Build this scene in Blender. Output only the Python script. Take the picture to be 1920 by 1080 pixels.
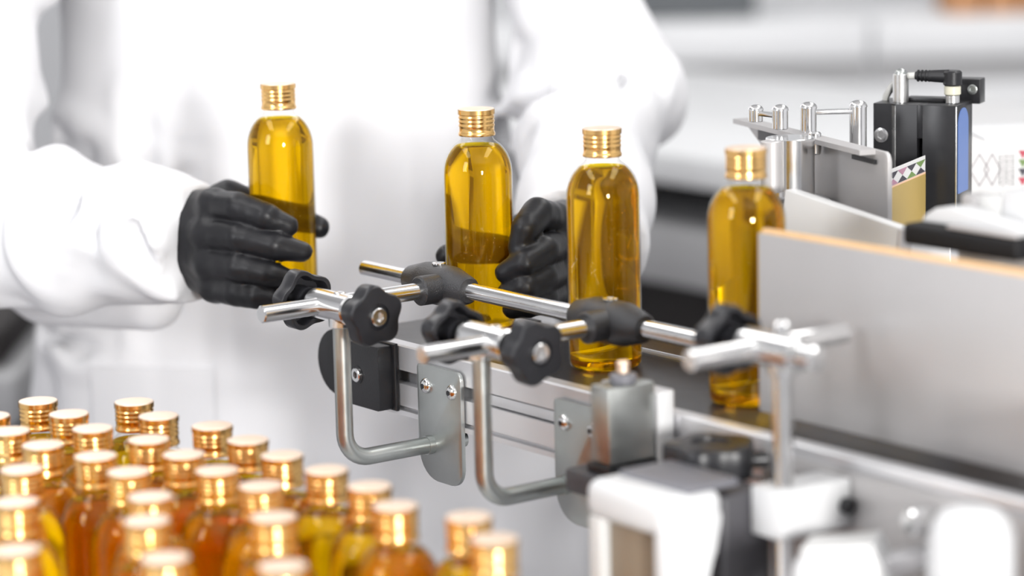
import bpy, bmesh, math, random
import numpy as np
from mathutils import Vector, Matrix

random.seed(4)
S = bpy.context.scene
COL = S.collection
for o in list(bpy.data.objects):
    bpy.data.objects.remove(o)

# ------------------------------------------------------------------ camera
BELT_Z = 0.90
CAM_Z = BELT_Z + 0.390
FPX = 5333.0
PITCH, ROLL = math.radians(10.0), math.radians(1.3)
fwd = Vector((0, math.cos(PITCH), -math.sin(PITCH)))
_r0 = Vector((1, 0, 0)); _u0 = Vector((0, math.sin(PITCH), math.cos(PITCH)))
c_, s_ = math.cos(ROLL), math.sin(ROLL)
RIGHT = c_ * _r0 - s_ * _u0
UP = s_ * _r0 + c_ * _u0
CAM = Vector((0, 0, CAM_Z))
cam_d = bpy.data.cameras.new('camera')
cam = bpy.data.objects.new('camera', cam_d)
COL.objects.link(cam)
m3 = Matrix((RIGHT, UP, -fwd)).transposed()
cam.matrix_world = Matrix.Translation(CAM) @ m3.to_4x4()
cam_d.sensor_width = 36.0
cam_d.lens = FPX / 1920 * 36.0
cam_d.clip_start = 0.05
cam_d.dof.use_dof = True
cam_d.dof.focus_distance = 1.995
cam_d.dof.aperture_fstop = 3.2
S.camera = cam

# ------------------------------------------------------------------ light
wd = bpy.data.worlds.new('world'); S.world = wd
wd.use_nodes = True
bg = wd.node_tree.nodes['Background']
bg.inputs[0].default_value = (0.93, 0.95, 1.0, 1)
bg.inputs[1].default_value = 0.22

def area_light(name, loc, target, sx, sy, power, color=(1, 1, 1)):
    l = bpy.data.lights.new(name, 'AREA')
    l.shape = 'RECTANGLE'; l.size = sx; l.size_y = sy; l.energy = power; l.color = color
    o = bpy.data.objects.new(name, l); COL.objects.link(o)
    o.location = loc
    d = Vector(target) - Vector(loc)
    o.rotation_euler = d.to_track_quat('-Z', 'Y').to_euler()
    return o

KEY = area_light('key_softbox', (0.95, -1.45, 1.40), (-0.1, 2.3, 0.98), 0.34, 0.46, 165, (1.0, 0.985, 0.96))
area_light('side_softbox', (-1.5, 0.5, 1.75), (0.1, 2.0, 0.95), 0.5, 0.9, 21, (0.97, 0.98, 1.0))
for k, (lx, ly) in enumerate(((-1.1, 1.5), (1.1, 1.5), (-1.1, 3.7), (1.1, 3.7))):
    area_light('ceiling_panel_light', (lx, ly, 2.74), (lx, ly, 0), 0.55, 1.7, 23, (1, 0.99, 0.98))

S.view_settings.view_transform = 'Standard'
S.view_settings.look = 'None'
S.view_settings.gamma = 1.0
S.view_settings.use_curve_mapping = False
S.view_settings.exposure = -0.38
S.cycles.max_bounces = 16
S.cycles.transmission_bounces = 14
S.cycles.transparent_max_bounces = 24
S.cycles.diffuse_bounces = 3
S.cycles.glossy_bounces = 5
S.cycles.sample_clamp_indirect = 6.0
S.cycles.blur_glossy = 0.8
S.cycles.caustics_refractive = True
S.cycles.caustics_reflective = False
S.cycles.use_denoising = True

# ------------------------------------------------------------------ frames
TH = math.radians(-53.5)
BU = Vector((math.cos(TH), math.sin(TH), 0))      # along the belt, towards the labeller
BV = Vector((-math.sin(TH), math.cos(TH), 0))     # across the belt, away from the camera
BO = Vector((0.06359, 1.89262, BELT_Z))

def W(u, v, z):                                    # millimetres in the belt frame -> world metres
    return BO + BU * (u / 1000) + BV * (v / 1000) + Vector((0, 0, z / 1000))

def at(x, y, d):                                   # a point of the photograph at a chosen distance
    return CAM + (fwd + RIGHT * ((x - 960) / FPX) - UP * ((y - 540) / FPX)) * d

def onz(x, y, z):                                  # the same on a horizontal plane at world height z
    d = fwd + RIGHT * ((x - 960) / FPX) - UP * ((y - 540) / FPX)
    return CAM + d * ((z - CAM_Z) / d.z)

# ------------------------------------------------------------------ materials
def nodes_of(name):
    m = bpy.data.materials.new(name); m.use_nodes = True
    nt = m.node_tree
    return m, nt, nt.nodes['Principled BSDF'], nt.nodes['Material Output']

def mat(name, col, rough=0.5, metal=0.0, var=0.06, scale=40.0, bump=0.0, bscale=300.0, spec=0.5, stretch=None, coat=0.0, rvar=0.08):
    m, nt, p, out = nodes_of(name)
    N, L = nt.nodes, nt.links
    tc = N.new('ShaderNodeTexCoord')
    mp = N.new('ShaderNodeMapping')
    if stretch: mp.inputs['Scale'].default_value = stretch
    L.new(tc.outputs['Object'], mp.inputs['Vector'])
    nz = N.new('ShaderNodeTexNoise'); nz.inputs['Scale'].default_value = scale; nz.inputs['Detail'].default_value = 4
    L.new(mp.outputs[0], nz.inputs['Vector'])
    mx = N.new('ShaderNodeMix'); mx.data_type = 'RGBA'
    a = [max(0, c * (1 - var)) for c in col]; b = [min(1, c * (1 + var)) for c in col]
    mx.inputs[6].default_value = (*a, 1); mx.inputs[7].default_value = (*b, 1)
    L.new(nz.outputs['Fac'], mx.inputs[0])
    L.new(mx.outputs[2], p.inputs['Base Color'])
    rg = N.new('ShaderNodeMapRange')
    rg.inputs[3].default_value = max(0.02, rough - rvar); rg.inputs[4].default_value = min(1, rough + rvar)
    L.new(nz.outputs['Fac'], rg.inputs[0]); L.new(rg.outputs[0], p.inputs['Roughness'])
    p.inputs['Metallic'].default_value = metal
    p.inputs['Specular IOR Level'].default_value = spec
    if coat: p.inputs['Coat Weight'].default_value = coat
    if bump:
        n2 = N.new('ShaderNodeTexNoise'); n2.inputs['Scale'].default_value = bscale; n2.inputs['Detail'].default_value = 3
        L.new(mp.outputs[0], n2.inputs['Vector'])
        bp = N.new('ShaderNodeBump'); bp.inputs['Strength'].default_value = bump; bp.inputs['Distance'].default_value = 0.001
        L.new(n2.outputs['Fac'], bp.inputs['Height']); L.new(bp.outputs[0], p.inputs['Normal'])
    return m

M = {}
M['chrome'] = mat('polished_steel', (0.74, 0.74, 0.74), 0.17, 1.0, 0.05, 60, rvar=0.05)
M['steel'] = mat('brushed_steel', (0.66, 0.66, 0.65), 0.30, 1.0, 0.08, 30, stretch=(1, 1, 14))
M['zinc'] = mat('galvanised_steel', (0.44, 0.46, 0.45), 0.33, 0.95, 0.16, 45, bump=0.06, bscale=160)
M['alu'] = mat('anodised_aluminium', (0.74, 0.74, 0.76), 0.42, 0.7, 0.03, 30)
M['sheet'] = mat('satin_sheet_steel', (0.49, 0.477, 0.477), 0.45, 0.4, 0.08, 9, rvar=0.06)
M['black'] = mat('black_plastic', (0.013, 0.013, 0.015), 0.40, 0, 0.2, 60, bump=0.12, bscale=900, spec=0.4)
M['black_smooth'] = mat('black_moulded_plastic', (0.016, 0.016, 0.019), 0.36, 0, 0.15, 40, spec=0.4)
M['black_cast'] = mat('grained_black_casting', (0.022, 0.022, 0.025), 0.36, 0, 0.2, 80, bump=0.5, bscale=1100)
M['matt_black'] = mat('matt_black_rubber', (0.008, 0.008, 0.009), 0.6, 0, 0.2, 60, spec=0.25)
M['black_metal'] = mat('black_anodised_metal', (0.016, 0.016, 0.018), 0.32, 0.2, 0.2, 60)
M['glove'] = mat('black_nitrile', (0.009, 0.009, 0.011), 0.42, 0, 0.2, 50, bump=0.15, bscale=140, spec=0.32)
M['coat'] = mat('white_cotton', (0.76, 0.76, 0.78), 0.9, 0, 0.02, 25, bump=0.12, bscale=700, spec=0.15)
M['white'] = mat('white_plastic', (0.64, 0.645, 0.655), 0.38, 0, 0.02, 30)
M['white_paint'] = mat('white_lacquer', (0.82, 0.83, 0.85), 0.45, 0, 0.02, 12)
M['grey_plastic'] = mat('grey_plastic', (0.16, 0.16, 0.18), 0.45, 0, 0.1, 40)
M['dark_grey'] = mat('dark_grey_plastic', (0.06, 0.058, 0.065), 0.45, 0, 0.1, 40)
M['belt'] = mat('rubber_belt', (0.026, 0.025, 0.028), 0.33, 0, 0.12, 25, bump=0.10, bscale=500, spec=0.4)
M['tan_metal'] = mat('tan_steel_oil_reflection', (0.26, 0.21, 0.155), 0.45, 0.1, 0.1, 25)  # far strip's brown is the oil bottles' reflection put into the colour
M['gold'] = mat('gold_anodised_cap', (0.90, 0.56, 0.21), 0.22, 1.0, 0.05, 50, rvar=0.05)
M['gold_top_lit'] = mat('gold_satin_cap_top_lit', (0.93, 0.76, 0.62), 0.5, 1.0, 0.04, 60, rvar=0.05)  # paler than the cap sides: overhead light put into the colour
M['foam'] = mat('peach_foam', (0.80, 0.52, 0.28), 0.95, 0, 0.15, 220, bump=1.0, bscale=420, spec=0.1)
M['blue'] = mat('blue_label_film', (0.10, 0.18, 0.44), 0.4, 0, 0.04, 30)
M['paper'] = mat('white_paper', (0.66, 0.655, 0.65), 0.7, 0, 0.02, 30)
M['gold_paper'] = mat('gold_paper', (0.56, 0.40, 0.13), 0.42, 0.35, 0.06, 25)
M['frosted'] = mat('frosted_acrylic', (0.60, 0.60, 0.595), 0.35, 0, 0.04, 12)
M['grey_cable'] = mat('grey_cable', (0.55, 0.55, 0.53), 0.4)
M['ivory'] = mat('translucent_ivory_plastic', (0.62, 0.60, 0.48), 0.35)
M['wall'] = mat('painted_wall', (0.80, 0.81, 0.83), 0.8, 0, 0.02, 3)
M['floor'] = mat('grey_vinyl_floor', (0.36, 0.35, 0.37), 0.5, 0, 0.06, 6)
M['ceiling'] = mat('white_ceiling', (0.85, 0.85, 0.85), 0.9, 0, 0.02, 3)
M['bench_dark'] = mat('dark_carcass', (0.018, 0.014, 0.014), 0.6)
M['bench_top'] = mat('white_laminate', (0.84, 0.85, 0.86), 0.4, 0, 0.02, 8)
M['bench_grey'] = mat('grey_laminate', (0.42, 0.42, 0.43), 0.5, 0, 0.03, 8)
M['cardboard'] = mat('orange_brown_carton', (0.58, 0.30, 0.15), 0.8, 0, 0.08, 10)
M['slate'] = mat('slate_grey_case', (0.12, 0.13, 0.14), 0.6)
M['skin'] = mat('skin', (0.62, 0.40, 0.30), 0.55, 0, 0.05, 20)
M['hair'] = mat('dark_brown_hair', (0.04, 0.025, 0.018), 0.5, 0, 0.2, 90, bump=0.5, bscale=200)
M['trousers'] = mat('grey_trousers', (0.12, 0.12, 0.13), 0.85)
M['shoe'] = mat('white_work_shoe', (0.7, 0.7, 0.7), 0.6)
M['print_dark'] = mat('dark_ink', (0.05, 0.045, 0.06), 0.6)
M['print_pink'] = mat('mauve_ink', (0.42, 0.22, 0.30), 0.6)
M['print_green'] = mat('green_ink', (0.16, 0.25, 0.08), 0.6)
M['print_red'] = mat('red_ink', (0.45, 0.06, 0.09), 0.6)
M['print_pale'] = mat('pale_grey_ink', (0.26, 0.23, 0.25), 0.6)
M['print_peach'] = mat('peach_ink', (0.80, 0.52, 0.36), 0.6)

def liquid_material():
    m = bpy.data.materials.new('amber_oil'); m.use_nodes = True
    nt = m.node_tree; N, L = nt.nodes, nt.links
    N.remove(N['Principled BSDF']); out = N['Material Output']
    g = N.new('ShaderNodeBsdfGlass'); g.inputs['IOR'].default_value = 1.42; g.inputs['Roughness'].default_value = 0.0
    tc = N.new('ShaderNodeTexCoord'); nz = N.new('ShaderNodeTexNoise'); nz.inputs['Scale'].default_value = 30
    L.new(tc.outputs['Object'], nz.inputs['Vector'])
    mx = N.new('ShaderNodeMix'); mx.data_type = 'RGBA'
    mx.inputs[6].default_value = (1.0, 0.75, 0.012, 1); mx.inputs[7].default_value = (1.0, 0.78, 0.02, 1)
    L.new(nz.outputs['Fac'], mx.inputs[0]); L.new(mx.outputs[2], g.inputs['Color'])
    # a little of the light is scattered by the shimmer floating in the oil
    df = N.new('ShaderNodeBsdfDiffuse'); df.inputs[0].default_value = (0.78, 0.36, 0.012, 1)
    ms = N.new('ShaderNodeMixShader'); ms.inputs[0].default_value = 0.085
    L.new(g.outputs[0], ms.inputs[1]); L.new(df.outputs[0], ms.inputs[2])
    L.new(ms.outputs[0], out.inputs['Surface'])
    return m
M['oil'] = liquid_material()

def shell_material():
    m = bpy.data.materials.new('clear_bottle_wall'); m.use_nodes = True
    nt = m.node_tree; N, L = nt.nodes, nt.links
    N.remove(N['Principled BSDF']); out = N['Material Output']
    t = N.new('ShaderNodeBsdfTransparent'); t.inputs[0].default_value = (0.975, 0.975, 0.97, 1)
    g = N.new('ShaderNodeBsdfGlossy'); g.inputs['Roughness'].default_value = 0.03
    lw = N.new('ShaderNodeLayerWeight'); lw.inputs['Blend'].default_value = 0.5
    pw = N.new('ShaderNodeMath'); pw.operation = 'POWER'; pw.inputs[1].default_value = 4.0
    L.new(lw.outputs['Facing'], pw.inputs[0])
    mr = N.new('ShaderNodeMapRange'); mr.inputs[3].default_value = 0.02; mr.inputs[4].default_value = 0.75
    L.new(pw.outputs[0], mr.inputs[0])
    mx = N.new('ShaderNodeMixShader')
    L.new(mr.outputs[0], mx.inputs[0]); L.new(t.outputs[0], mx.inputs[1]); L.new(g.outputs[0], mx.inputs[2])
    L.new(mx.outputs[0], out.inputs['Surface'])
    return m
M['shell'] = shell_material()

# ------------------------------------------------------------------ object helpers
def tag(o, label=None, cat=None, group=None, kind=None):
    if label: o['label'] = label
    if cat: o['category'] = cat
    if group: o['group'] = group
    if kind: o['kind'] = kind
    return o

def thing(name, loc, label, cat, group=None):
    o = bpy.data.objects.new(name, None); COL.objects.link(o)
    o.location = loc; o.empty_display_size = 0.02
    return tag(o, label, cat, group)

def origin(o):
    v = Vector((0, 0, 0))
    while o is not None:
        v += o.location; o = o.parent
    return v

class MB:
    """collects shapes given in world metres"""
    def __init__(self): self.bm = bmesh.new()
    def _add(self, verts, faces):
        vs = [self.bm.verts.new(v) for v in verts]
        for f in faces:
            try: self.bm.faces.new([vs[i] for i in f])
            except ValueError: pass
        return vs
    def box(self, c, ax, ay, az, bevel=0.0, seg=2):      # centre and three half-axis vectors
        b2 = bmesh.new()
        vs = []
        for k in range(8):
            vs.append(b2.verts.new(c + ax * (1 if k & 1 else -1) + ay * (1 if k & 2 else -1) + az * (1 if k & 4 else -1)))
        for f in ((0, 1, 3, 2), (4, 6, 7, 5), (0, 4, 5, 1), (2, 3, 7, 6), (0, 2, 6, 4), (1, 5, 7, 3)):
            b2.faces.new([vs[i] for i in f])
        if bevel:
            bmesh.ops.bevel(b2, geom=b2.edges[:], offset=bevel, segments=seg, affect='EDGES', profile=0.5, clamp_overlap=True)
        self.merge(b2); return self
    def ubox(self, u0, u1, v0, v1, z0, z1, bevel=0.0, seg=2):   # belt frame, mm
        return self.box(W((u0 + u1) / 2, (v0 + v1) / 2, (z0 + z1) / 2), BU * ((u1 - u0) / 2000), BV * ((v1 - v0) / 2000), Vector((0, 0, (z1 - z0) / 2000)), bevel / 1000, seg)
    def merge(self, b2):
        bmesh.ops.recalc_face_normals(b2, faces=b2.faces[:])
        mp = {}
        for v in b2.verts: mp[v] = self.bm.verts.new(v.co)
        for f in b2.faces: self.bm.faces.new([mp[v] for v in f.verts])
        b2.free()
    def tube(self, pts, rads, seg=24, caps=True):
        pts = [Vector(p) for p in pts]
        if not hasattr(rads, '__len__'): rads = [rads] * len(pts)
        b2 = bmesh.new(); rings = []; nrm = None
        for i, p in enumerate(pts):
            if i == 0: t = pts[1] - pts[0]
            elif i == len(pts) - 1: t = pts[-1] - pts[-2]
            else: t = (pts[i + 1] - p).normalized() + (p - pts[i - 1]).normalized()
            if t.length < 1e-9: t = pts[-1] - pts[0]
            t.normalize()
            if nrm is None:
                h = Vector((0, 0, 1)) if abs(t.z) < 0.9 else Vector((1, 0, 0))
                nrm = (h - t * h.dot(t)).normalized()
            else: nrm = (nrm - t * nrm.dot(t)).normalized()
            bn = t.cross(nrm)
            rings.append([b2.verts.new(p + (nrm * math.cos(a) + bn * math.sin(a)) * rads[i]) for a in [2 * math.pi * k / seg for k in range(seg)]])
        for a, b in zip(rings, rings[1:]):
            for k in range(seg):
                b2.faces.new((a[k], a[(k + 1) % seg], b[(k + 1) % seg], b[k]))
        if caps:
            b2.faces.new(rings[0]); b2.faces.new(rings[-1])
        self.merge(b2); return self
    def rod(self, p, q, r, ch=0.0, seg=24):               # a straight rod with chamfered ends
        p = Vector(p); q = Vector(q)
        if ch:
            d = (q - p).normalized() * ch
            return self.tube([p, p + d, q - d, q], [r - ch, r, r, r - ch], seg)
        return self.tube([p, q], r, seg)
    def dome(self, p, d, r, h, seg=20):                   # a rounded button head on p facing d
        d = Vector(d).normalized()
        n = 5
        pts = [p + d * (h * math.sin(a)) for a in [math.pi / 2 * k / n for k in range(n + 1)]]
        rr = [max(r * math.cos(a), r * 0.02) for a in [math.pi / 2 * k / n for k in range(n + 1)]]
        return self.tube([p - d * 0.0005] + pts, [r] + rr, seg)
    def prism(self, outline, n, bevel=0.0, seg=2):        # outline of world points pushed by vector n
        b2 = bmesh.new()
        a = [b2.verts.new(p) for p in outline]; b = [b2.verts.new(p + n) for p in outline]
        b2.faces.new(a); b2.faces.new(b[::-1])
        k = len(a)
        for i in range(k): b2.faces.new((a[i], a[(i + 1) % k], b[(i + 1) % k], b[i]))
        if bevel:
            es = [e for e in b2.edges if (e.verts[0] in a) == (e.verts[1] in a)]
            bmesh.ops.bevel(b2, geom=es, offset=bevel, segments=seg, affect='EDGES', profile=0.5, clamp_overlap=True)
        self.merge(b2); return self
    def build(self, name, material, parent=None, smooth=35):
        me = bpy.data.meshes.new(name)
        L = origin(parent) if parent else Vector((0, 0, 0))
        if parent is None:
            xs = [v.co.copy() for v in self.bm.verts]
            lo = Vector([min(x[i] for x in xs) for i in range(3)]); hi = Vector([max(x[i] for x in xs) for i in range(3)])
            L = Vector(((lo.x + hi.x) / 2, (lo.y + hi.y) / 2, lo.z))
        for v in self.bm.verts: v.co -= L
        bmesh.ops.recalc_face_normals(self.bm, faces=self.bm.faces[:])
        self.bm.to_mesh(me); self.bm.free()
        return finish(name, me, material, parent, smooth, None if parent else L)

def finish(name, me, material, parent=None, smooth=35, loc=None):
    me.materials.append(M[material])
    if smooth:
        for p in me.polygons: p.use_smooth = True
        if smooth < 170: me.set_sharp_from_angle(angle=math.radians(smooth))
    o = bpy.data.objects.new(name, me); COL.objects.link(o)
    if parent: o.parent = parent
    if loc is not None: o.location = loc
    return o

def finish_again(name, me, parent):
    o = bpy.data.objects.new(name, me); COL.objects.link(o); o.parent = parent
    return o

def lathe_mesh(name, prof, seg=48, knurl=()):
    """prof of (r, z) in mm; rows listed in knurl get a fine vertical milling"""
    bm = bmesh.new(); rows = []
    for i, (r, z) in enumerate(prof):
        if r < 1e-6: rows.append([bm.verts.new((0, 0, z / 1000))]); continue
        ring = []
        for k in range(seg):
            rr = r + (0.28 if (i in knurl and k % 2) else 0)
            a = 2 * math.pi * k / seg
            ring.append(bm.verts.new((rr * math.cos(a) / 1000, rr * math.sin(a) / 1000, z / 1000)))
        rows.append(ring)
    for a, b in zip(rows, rows[1:]):
        for k in range(seg):
            k2 = (k + 1) % seg
            if len(a) == 1 and len(b) == 1: continue
            if len(a) == 1: bm.faces.new((a[0], b[k2], b[k]))
            elif len(b) == 1: bm.faces.new((a[k], a[k2], b[0]))
            else: bm.faces.new((a[k], a[k2], b[k2], b[k]))
    bmesh.ops.recalc_face_normals(bm, faces=bm.faces[:])
    me = bpy.data.meshes.new(name); bm.to_mesh(me); bm.free()
    return me

def rounded(pts, radii, n=5):
    """2D outline with rounded corners"""
    out = []
    k = len(pts)
    for i in range(k):
        p = Vector(pts[i]); a = Vector(pts[i - 1]); b = Vector(pts[(i + 1) % k]); r = radii[i] if hasattr(radii, '__len__') else radii
        if r <= 0: out.append(tuple(p)); continue
        da = (a - p).normalized(); db = (b - p).normalized()
        ang = da.angle(db); d = r / math.tan(ang / 2)
        c = p + (da + db).normalized() * (r / math.sin(ang / 2))
        p0 = p + da * d - c; p1 = p + db * d - c
        a0 = math.atan2(p0.y, p0.x); a1 = math.atan2(p1.y, p1.x)
        dd = (a1 - a0 + math.pi) % (2 * math.pi) - math.pi
        for j in range(n + 1):
            t = a0 + dd * j / n
            out.append((c.x + r * math.cos(t), c.y + r * math.sin(t)))
    return out

# ---- implicit surfaces for the person and the gloves
def nets(f, lo, hi, h):
    lo = np.array(lo, float); hi = np.array(hi, float)
    n = np.ceil((hi - lo) / h).astype(int) + 1
    ax = [lo[i] + h * np.arange(n[i]) for i in range(3)]
    X, Y, Z = np.meshgrid(*ax, indexing='ij')
    D = f(X, Y, Z)
    c = D[:-1, :-1, :-1].shape
    pos = np.zeros(c + (3,)); cnt = np.zeros(c)
    corner = lambda i, j, k: D[i:i + c[0], j:j + c[1], k:k + c[2]]
    cs = [(i, j, k) for i in (0, 1) for j in (0, 1) for k in (0, 1)]
    for a in cs:
        for d in range(3):
            if a[d]: continue
            b = list(a); b[d] = 1
            da, db = corner(*a), corner(*b)
            m = (da < 0) != (db < 0)
            t = np.where(m, da / np.where(m, da - db, 1), 0)
            for e in range(3): pos[..., e] += np.where(m, a[e] + (t if e == d else 0), 0)
            cnt += m
    act = cnt > 0
    idx = -np.ones(c, int); idx[act] = np.arange(act.sum())
    gi = np.argwhere(act)
    V = lo + h * (gi + pos[act] / cnt[act][:, None])
    F = []
    for d in range(3):
        e, g = (d + 1) % 3, (d + 2) % 3
        sl = lambda off: tuple(slice(off[i], D.shape[i] - 1 + off[i]) if i == d else slice(1, D.shape[i] - 1) for i in range(3))
        o1 = [0, 0, 0]; o2 = [0, 0, 0]; o2[d] = 1
        da, db = D[sl(o1)], D[sl(o2)]
        m = np.argwhere((da < 0) != (db < 0))
        ins = (da < 0)[tuple(m.T)] if len(m) else np.zeros(0, bool)
        base = m.copy(); base[:, e] += 1; base[:, g] += 1
        def cell(de, dg):
            q = base.copy(); q[:, e] += de; q[:, g] += dg
            return idx[tuple(q.T)]
        q = np.stack([cell(-1, -1), cell(0, -1), cell(0, 0), cell(-1, 0)], 1)
        q[~ins] = q[~ins][:, ::-1]
        F.append(q)
    F = np.concatenate(F); F = F[(F >= 0).all(1)]
    return V, F

def net_mesh(name, f, lo, hi, h, relax=0):
    V, F = nets(f, lo, hi, h)
    if relax:
        E = np.concatenate([F[:, [i, (i + 1) % 4]] for i in range(4)])
        for _ in range(relax):
            s = np.zeros_like(V); k = np.zeros(len(V))
            np.add.at(s, E[:, 0], V[E[:, 1]]); np.add.at(s, E[:, 1], V[E[:, 0]])
            np.add.at(k, E[:, 0], 1); np.add.at(k, E[:, 1], 1)
            V = V * 0.5 + 0.5 * s / k[:, None]
    me = bpy.data.meshes.new(name)
    me.from_pydata(V.tolist(), [], F.tolist()); me.update()
    return me

def cap(X, Y, Z, a, b, ra, rb):                     # tapered capsule distance
    a = np.array(a); b = np.array(b); d = b - a; L2 = d @ d
    t = np.clip(((X - a[0]) * d[0] + (Y - a[1]) * d[1] + (Z - a[2]) * d[2]) / max(L2, 1e-12), 0, 1)
    return np.sqrt((X - a[0] - t * d[0]) ** 2 + (Y - a[1] - t * d[1]) ** 2 + (Z - a[2] - t * d[2]) ** 2) - (ra + (rb - ra) * t)

def ell(X, Y, Z, c, r):
    k0 = np.sqrt(((X - c[0]) / r[0]) ** 2 + ((Y - c[1]) / r[1]) ** 2 + ((Z - c[2]) / r[2]) ** 2)
    k1 = np.sqrt(((X - c[0]) / r[0] ** 2) ** 2 + ((Y - c[1]) / r[1] ** 2) ** 2 + ((Z - c[2]) / r[2] ** 2) ** 2)
    return k0 * (k0 - 1) / np.maximum(k1, 1e-9)

def smin(a, b, k):
    h = np.clip(0.5 + 0.5 * (b - a) / k, 0, 1)
    return b + (a - b) * h - k * h * (1 - h)

def chain(X, Y, Z, pts, rads, k=0.002):
    d = None
    for i in range(len(pts) - 1):
        e = cap(X, Y, Z, pts[i], pts[i + 1], rads[i], rads[i + 1])
        d = e if d is None else smin(d, e, k)
    return d

# ================================================================== the room
def struct(name, lo, hi, material):
    b = MB(); lo = Vector(lo); hi = Vector(hi)
    b.box((lo + hi) / 2, Vector(((hi.x - lo.x) / 2, 0, 0)), Vector((0, (hi.y - lo.y) / 2, 0)), Vector((0, 0, (hi.z - lo.z) / 2)))
    return tag(b.build(name, material), kind='structure')

struct('floor', (-3.2, -2.0, -0.1), (3.2, 6.2, 0.0), 'floor')
struct('wall_back', (-3.2, 6.0, 0.0), (3.2, 6.1, 2.8), 'wall')
struct('wall_left', (-3.2, -2.0, 0.0), (-3.1, 6.0, 2.8), 'wall')
struct('wall_right', (3.1, -2.0, 0.0), (3.2, 6.0, 2.8), 'wall')
struct('ceiling', (-3.2, -2.0, 2.8), (3.2, 6.1, 2.9), 'ceiling')
struct('wall_front', (-3.2, -2.1, 0.0), (3.2, -2.0, 2.8), 'wall')

# ================================================================== background furniture
def wbox(b, lo, hi, bevel=0.0):
    lo = Vector(lo); hi = Vector(hi)
    return b.box((lo + hi) / 2, Vector(((hi.x - lo.x) / 2, 0, 0)), Vector((0, (hi.y - lo.y) / 2, 0)), Vector((0, 0, (hi.z - lo.z) / 2)), bevel)

# long white bench parallel to the conveyor
pb = onz(1280, 350, 0.80) - BO
bv0 = pb.dot(BV) * 1000
bu0 = pb.dot(BU) * 1000
FZ = -BELT_Z * 1000
t = thing('lab_bench', W(bu0, bv0 + 350, FZ), 'long white topped lab bench with dark open front behind the conveyor', 'bench')
MB().ubox(bu0 - 900, bu0 + 1500, bv0, bv0 + 700, -100, -62, 4).build('worktop', 'bench_top', t)
MB().ubox(bu0 - 890, bu0 + 1490, bv0 + 330, bv0 + 345, -790, -101).build('back_panel', 'bench_dark', t)
MB().ubox(bu0 - 880, bu0 + 1480, bv0 + 6, bv0 + 328, -228, -156, 3).build('drawer_shelf', 'bench_grey', t)
MB().ubox(bu0 - 880, bu0 + 1480, bv0 + 20, bv0 + 328, -790, -755, 3).build('lower_shelf', 'bench_dark', t)
for uu in (bu0 - 890, bu0 + 210, bu0 + 800, bu0 + 1450):
    MB().ubox(uu, uu + 40, bv0 + 15, bv0 + 55, FZ, -101, 2).build('leg', 'bench_grey', t)

# white drawer units along the back wall
for i, x0 in enumerate((-0.4, 0.123, 0.646, 1.169)):
    lab = ('white drawer unit by the back wall, hidden behind the white coat', 'white drawer unit by the back wall beside the white sleeve',
           'white drawer unit by the back wall under the dark case', 'white drawer unit by the back wall below the orange cartons')[i]
    t = thing('drawer_unit', (x0 + 0.26, 5.3, 0), lab, 'cabinet', 'drawer units along the back wall')
    wbox(MB(), (x0, 5.04, 0.0), (x0 + 0.5215, 5.55, 0.872), 0.004).build('carcass', 'white_paint', t)
    wbox(MB(), (x0 + 0.003, 5.02, 0.80), (x0 + 0.519, 5.039, 0.868), 0.003).build('drawer', 'white_paint', t)
    for zz0, zz1 in ((0.60, 0.755), (0.33, 0.59), (0.06, 0.32)):
        dr = wbox(MB(), (x0 + 0.003, 5.02, zz0), (x0 + 0.519, 5.039, zz1), 0.003).build('drawer', 'white_paint', t)
    wbox(MB(), (x0 + 0.004, 5.034, 0.757), (x0 + 0.516, 5.0395, 0.798)).build('grip_rail', 'bench_grey', t)
for x0, x1, h, lab in ((0.22, 0.45, 0.09, 'dark slate case standing on the drawer units nearest the sleeve'),):
    t = thing('storage_case', ((x0 + x1) / 2, 5.2, 0.872), lab, 'case')
    wbox(MB(), (x0, 5.1, 0.8725), (x1, 5.3, 0.95), 0.006).build('body', 'slate', t)
    wbox(MB(), (x0 - 0.003, 5.097, 0.9505), (x1 + 0.003, 5.303, 0.97), 0.005).build('lid', 'slate', t)
for i, (x0, x1) in enumerate(((0.785, 0.845), (0.853, 0.91), (0.918, 0.99))):
    lab = ('narrow orange carton first from the left on the back drawer units', 'orange carton in the middle of the row on the back drawer units', 'wide orange carton at the end of the row on the back drawer units')[i]
    t = thing('carton', ((x0 + x1) / 2, 5.15, 0.872), lab, 'carton', 'orange cartons on the back drawer units')
    wbox(MB(), (x0, 5.06, 0.8725), (x1, 5.2, 0.97), 0.002).build('box', 'cardboard', t)
    wbox(MB(), (x0 + 0.02, 5.0592, 0.92), (x1 - 0.02, 5.0599, 0.96)).build('paper_sticker', 'print_peach', t)

# dark trolley at the left behind the person
t = thing('trolley', (-0.75, 3.3, 0), 'dark trolley with a grey tray behind the white sleeve at the left', 'trolley')
wbox(MB(), (-1.15, 3.1, 0.18), (-0.56, 3.5, 0.595), 0.006).build('cabinet', 'bench_dark', t)
wbox(MB(), (-1.16, 3.08, 0.60), (-0.55, 3.52, 0.66), 0.01).build('tray', 'bench_grey', t)
wbox(MB(), (-1.14, 3.12, 0.665), (-0.57, 3.5, 0.705), 0.006).build('top_drawer', 'bench_dark', t)
for lx in (-1.1, -0.61):
    for ly in (3.15, 3.45):
        MB().rod((lx, ly, 0.0), (lx, ly, 0.18), 0.02).build('leg', 'bench_grey', t)

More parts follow.
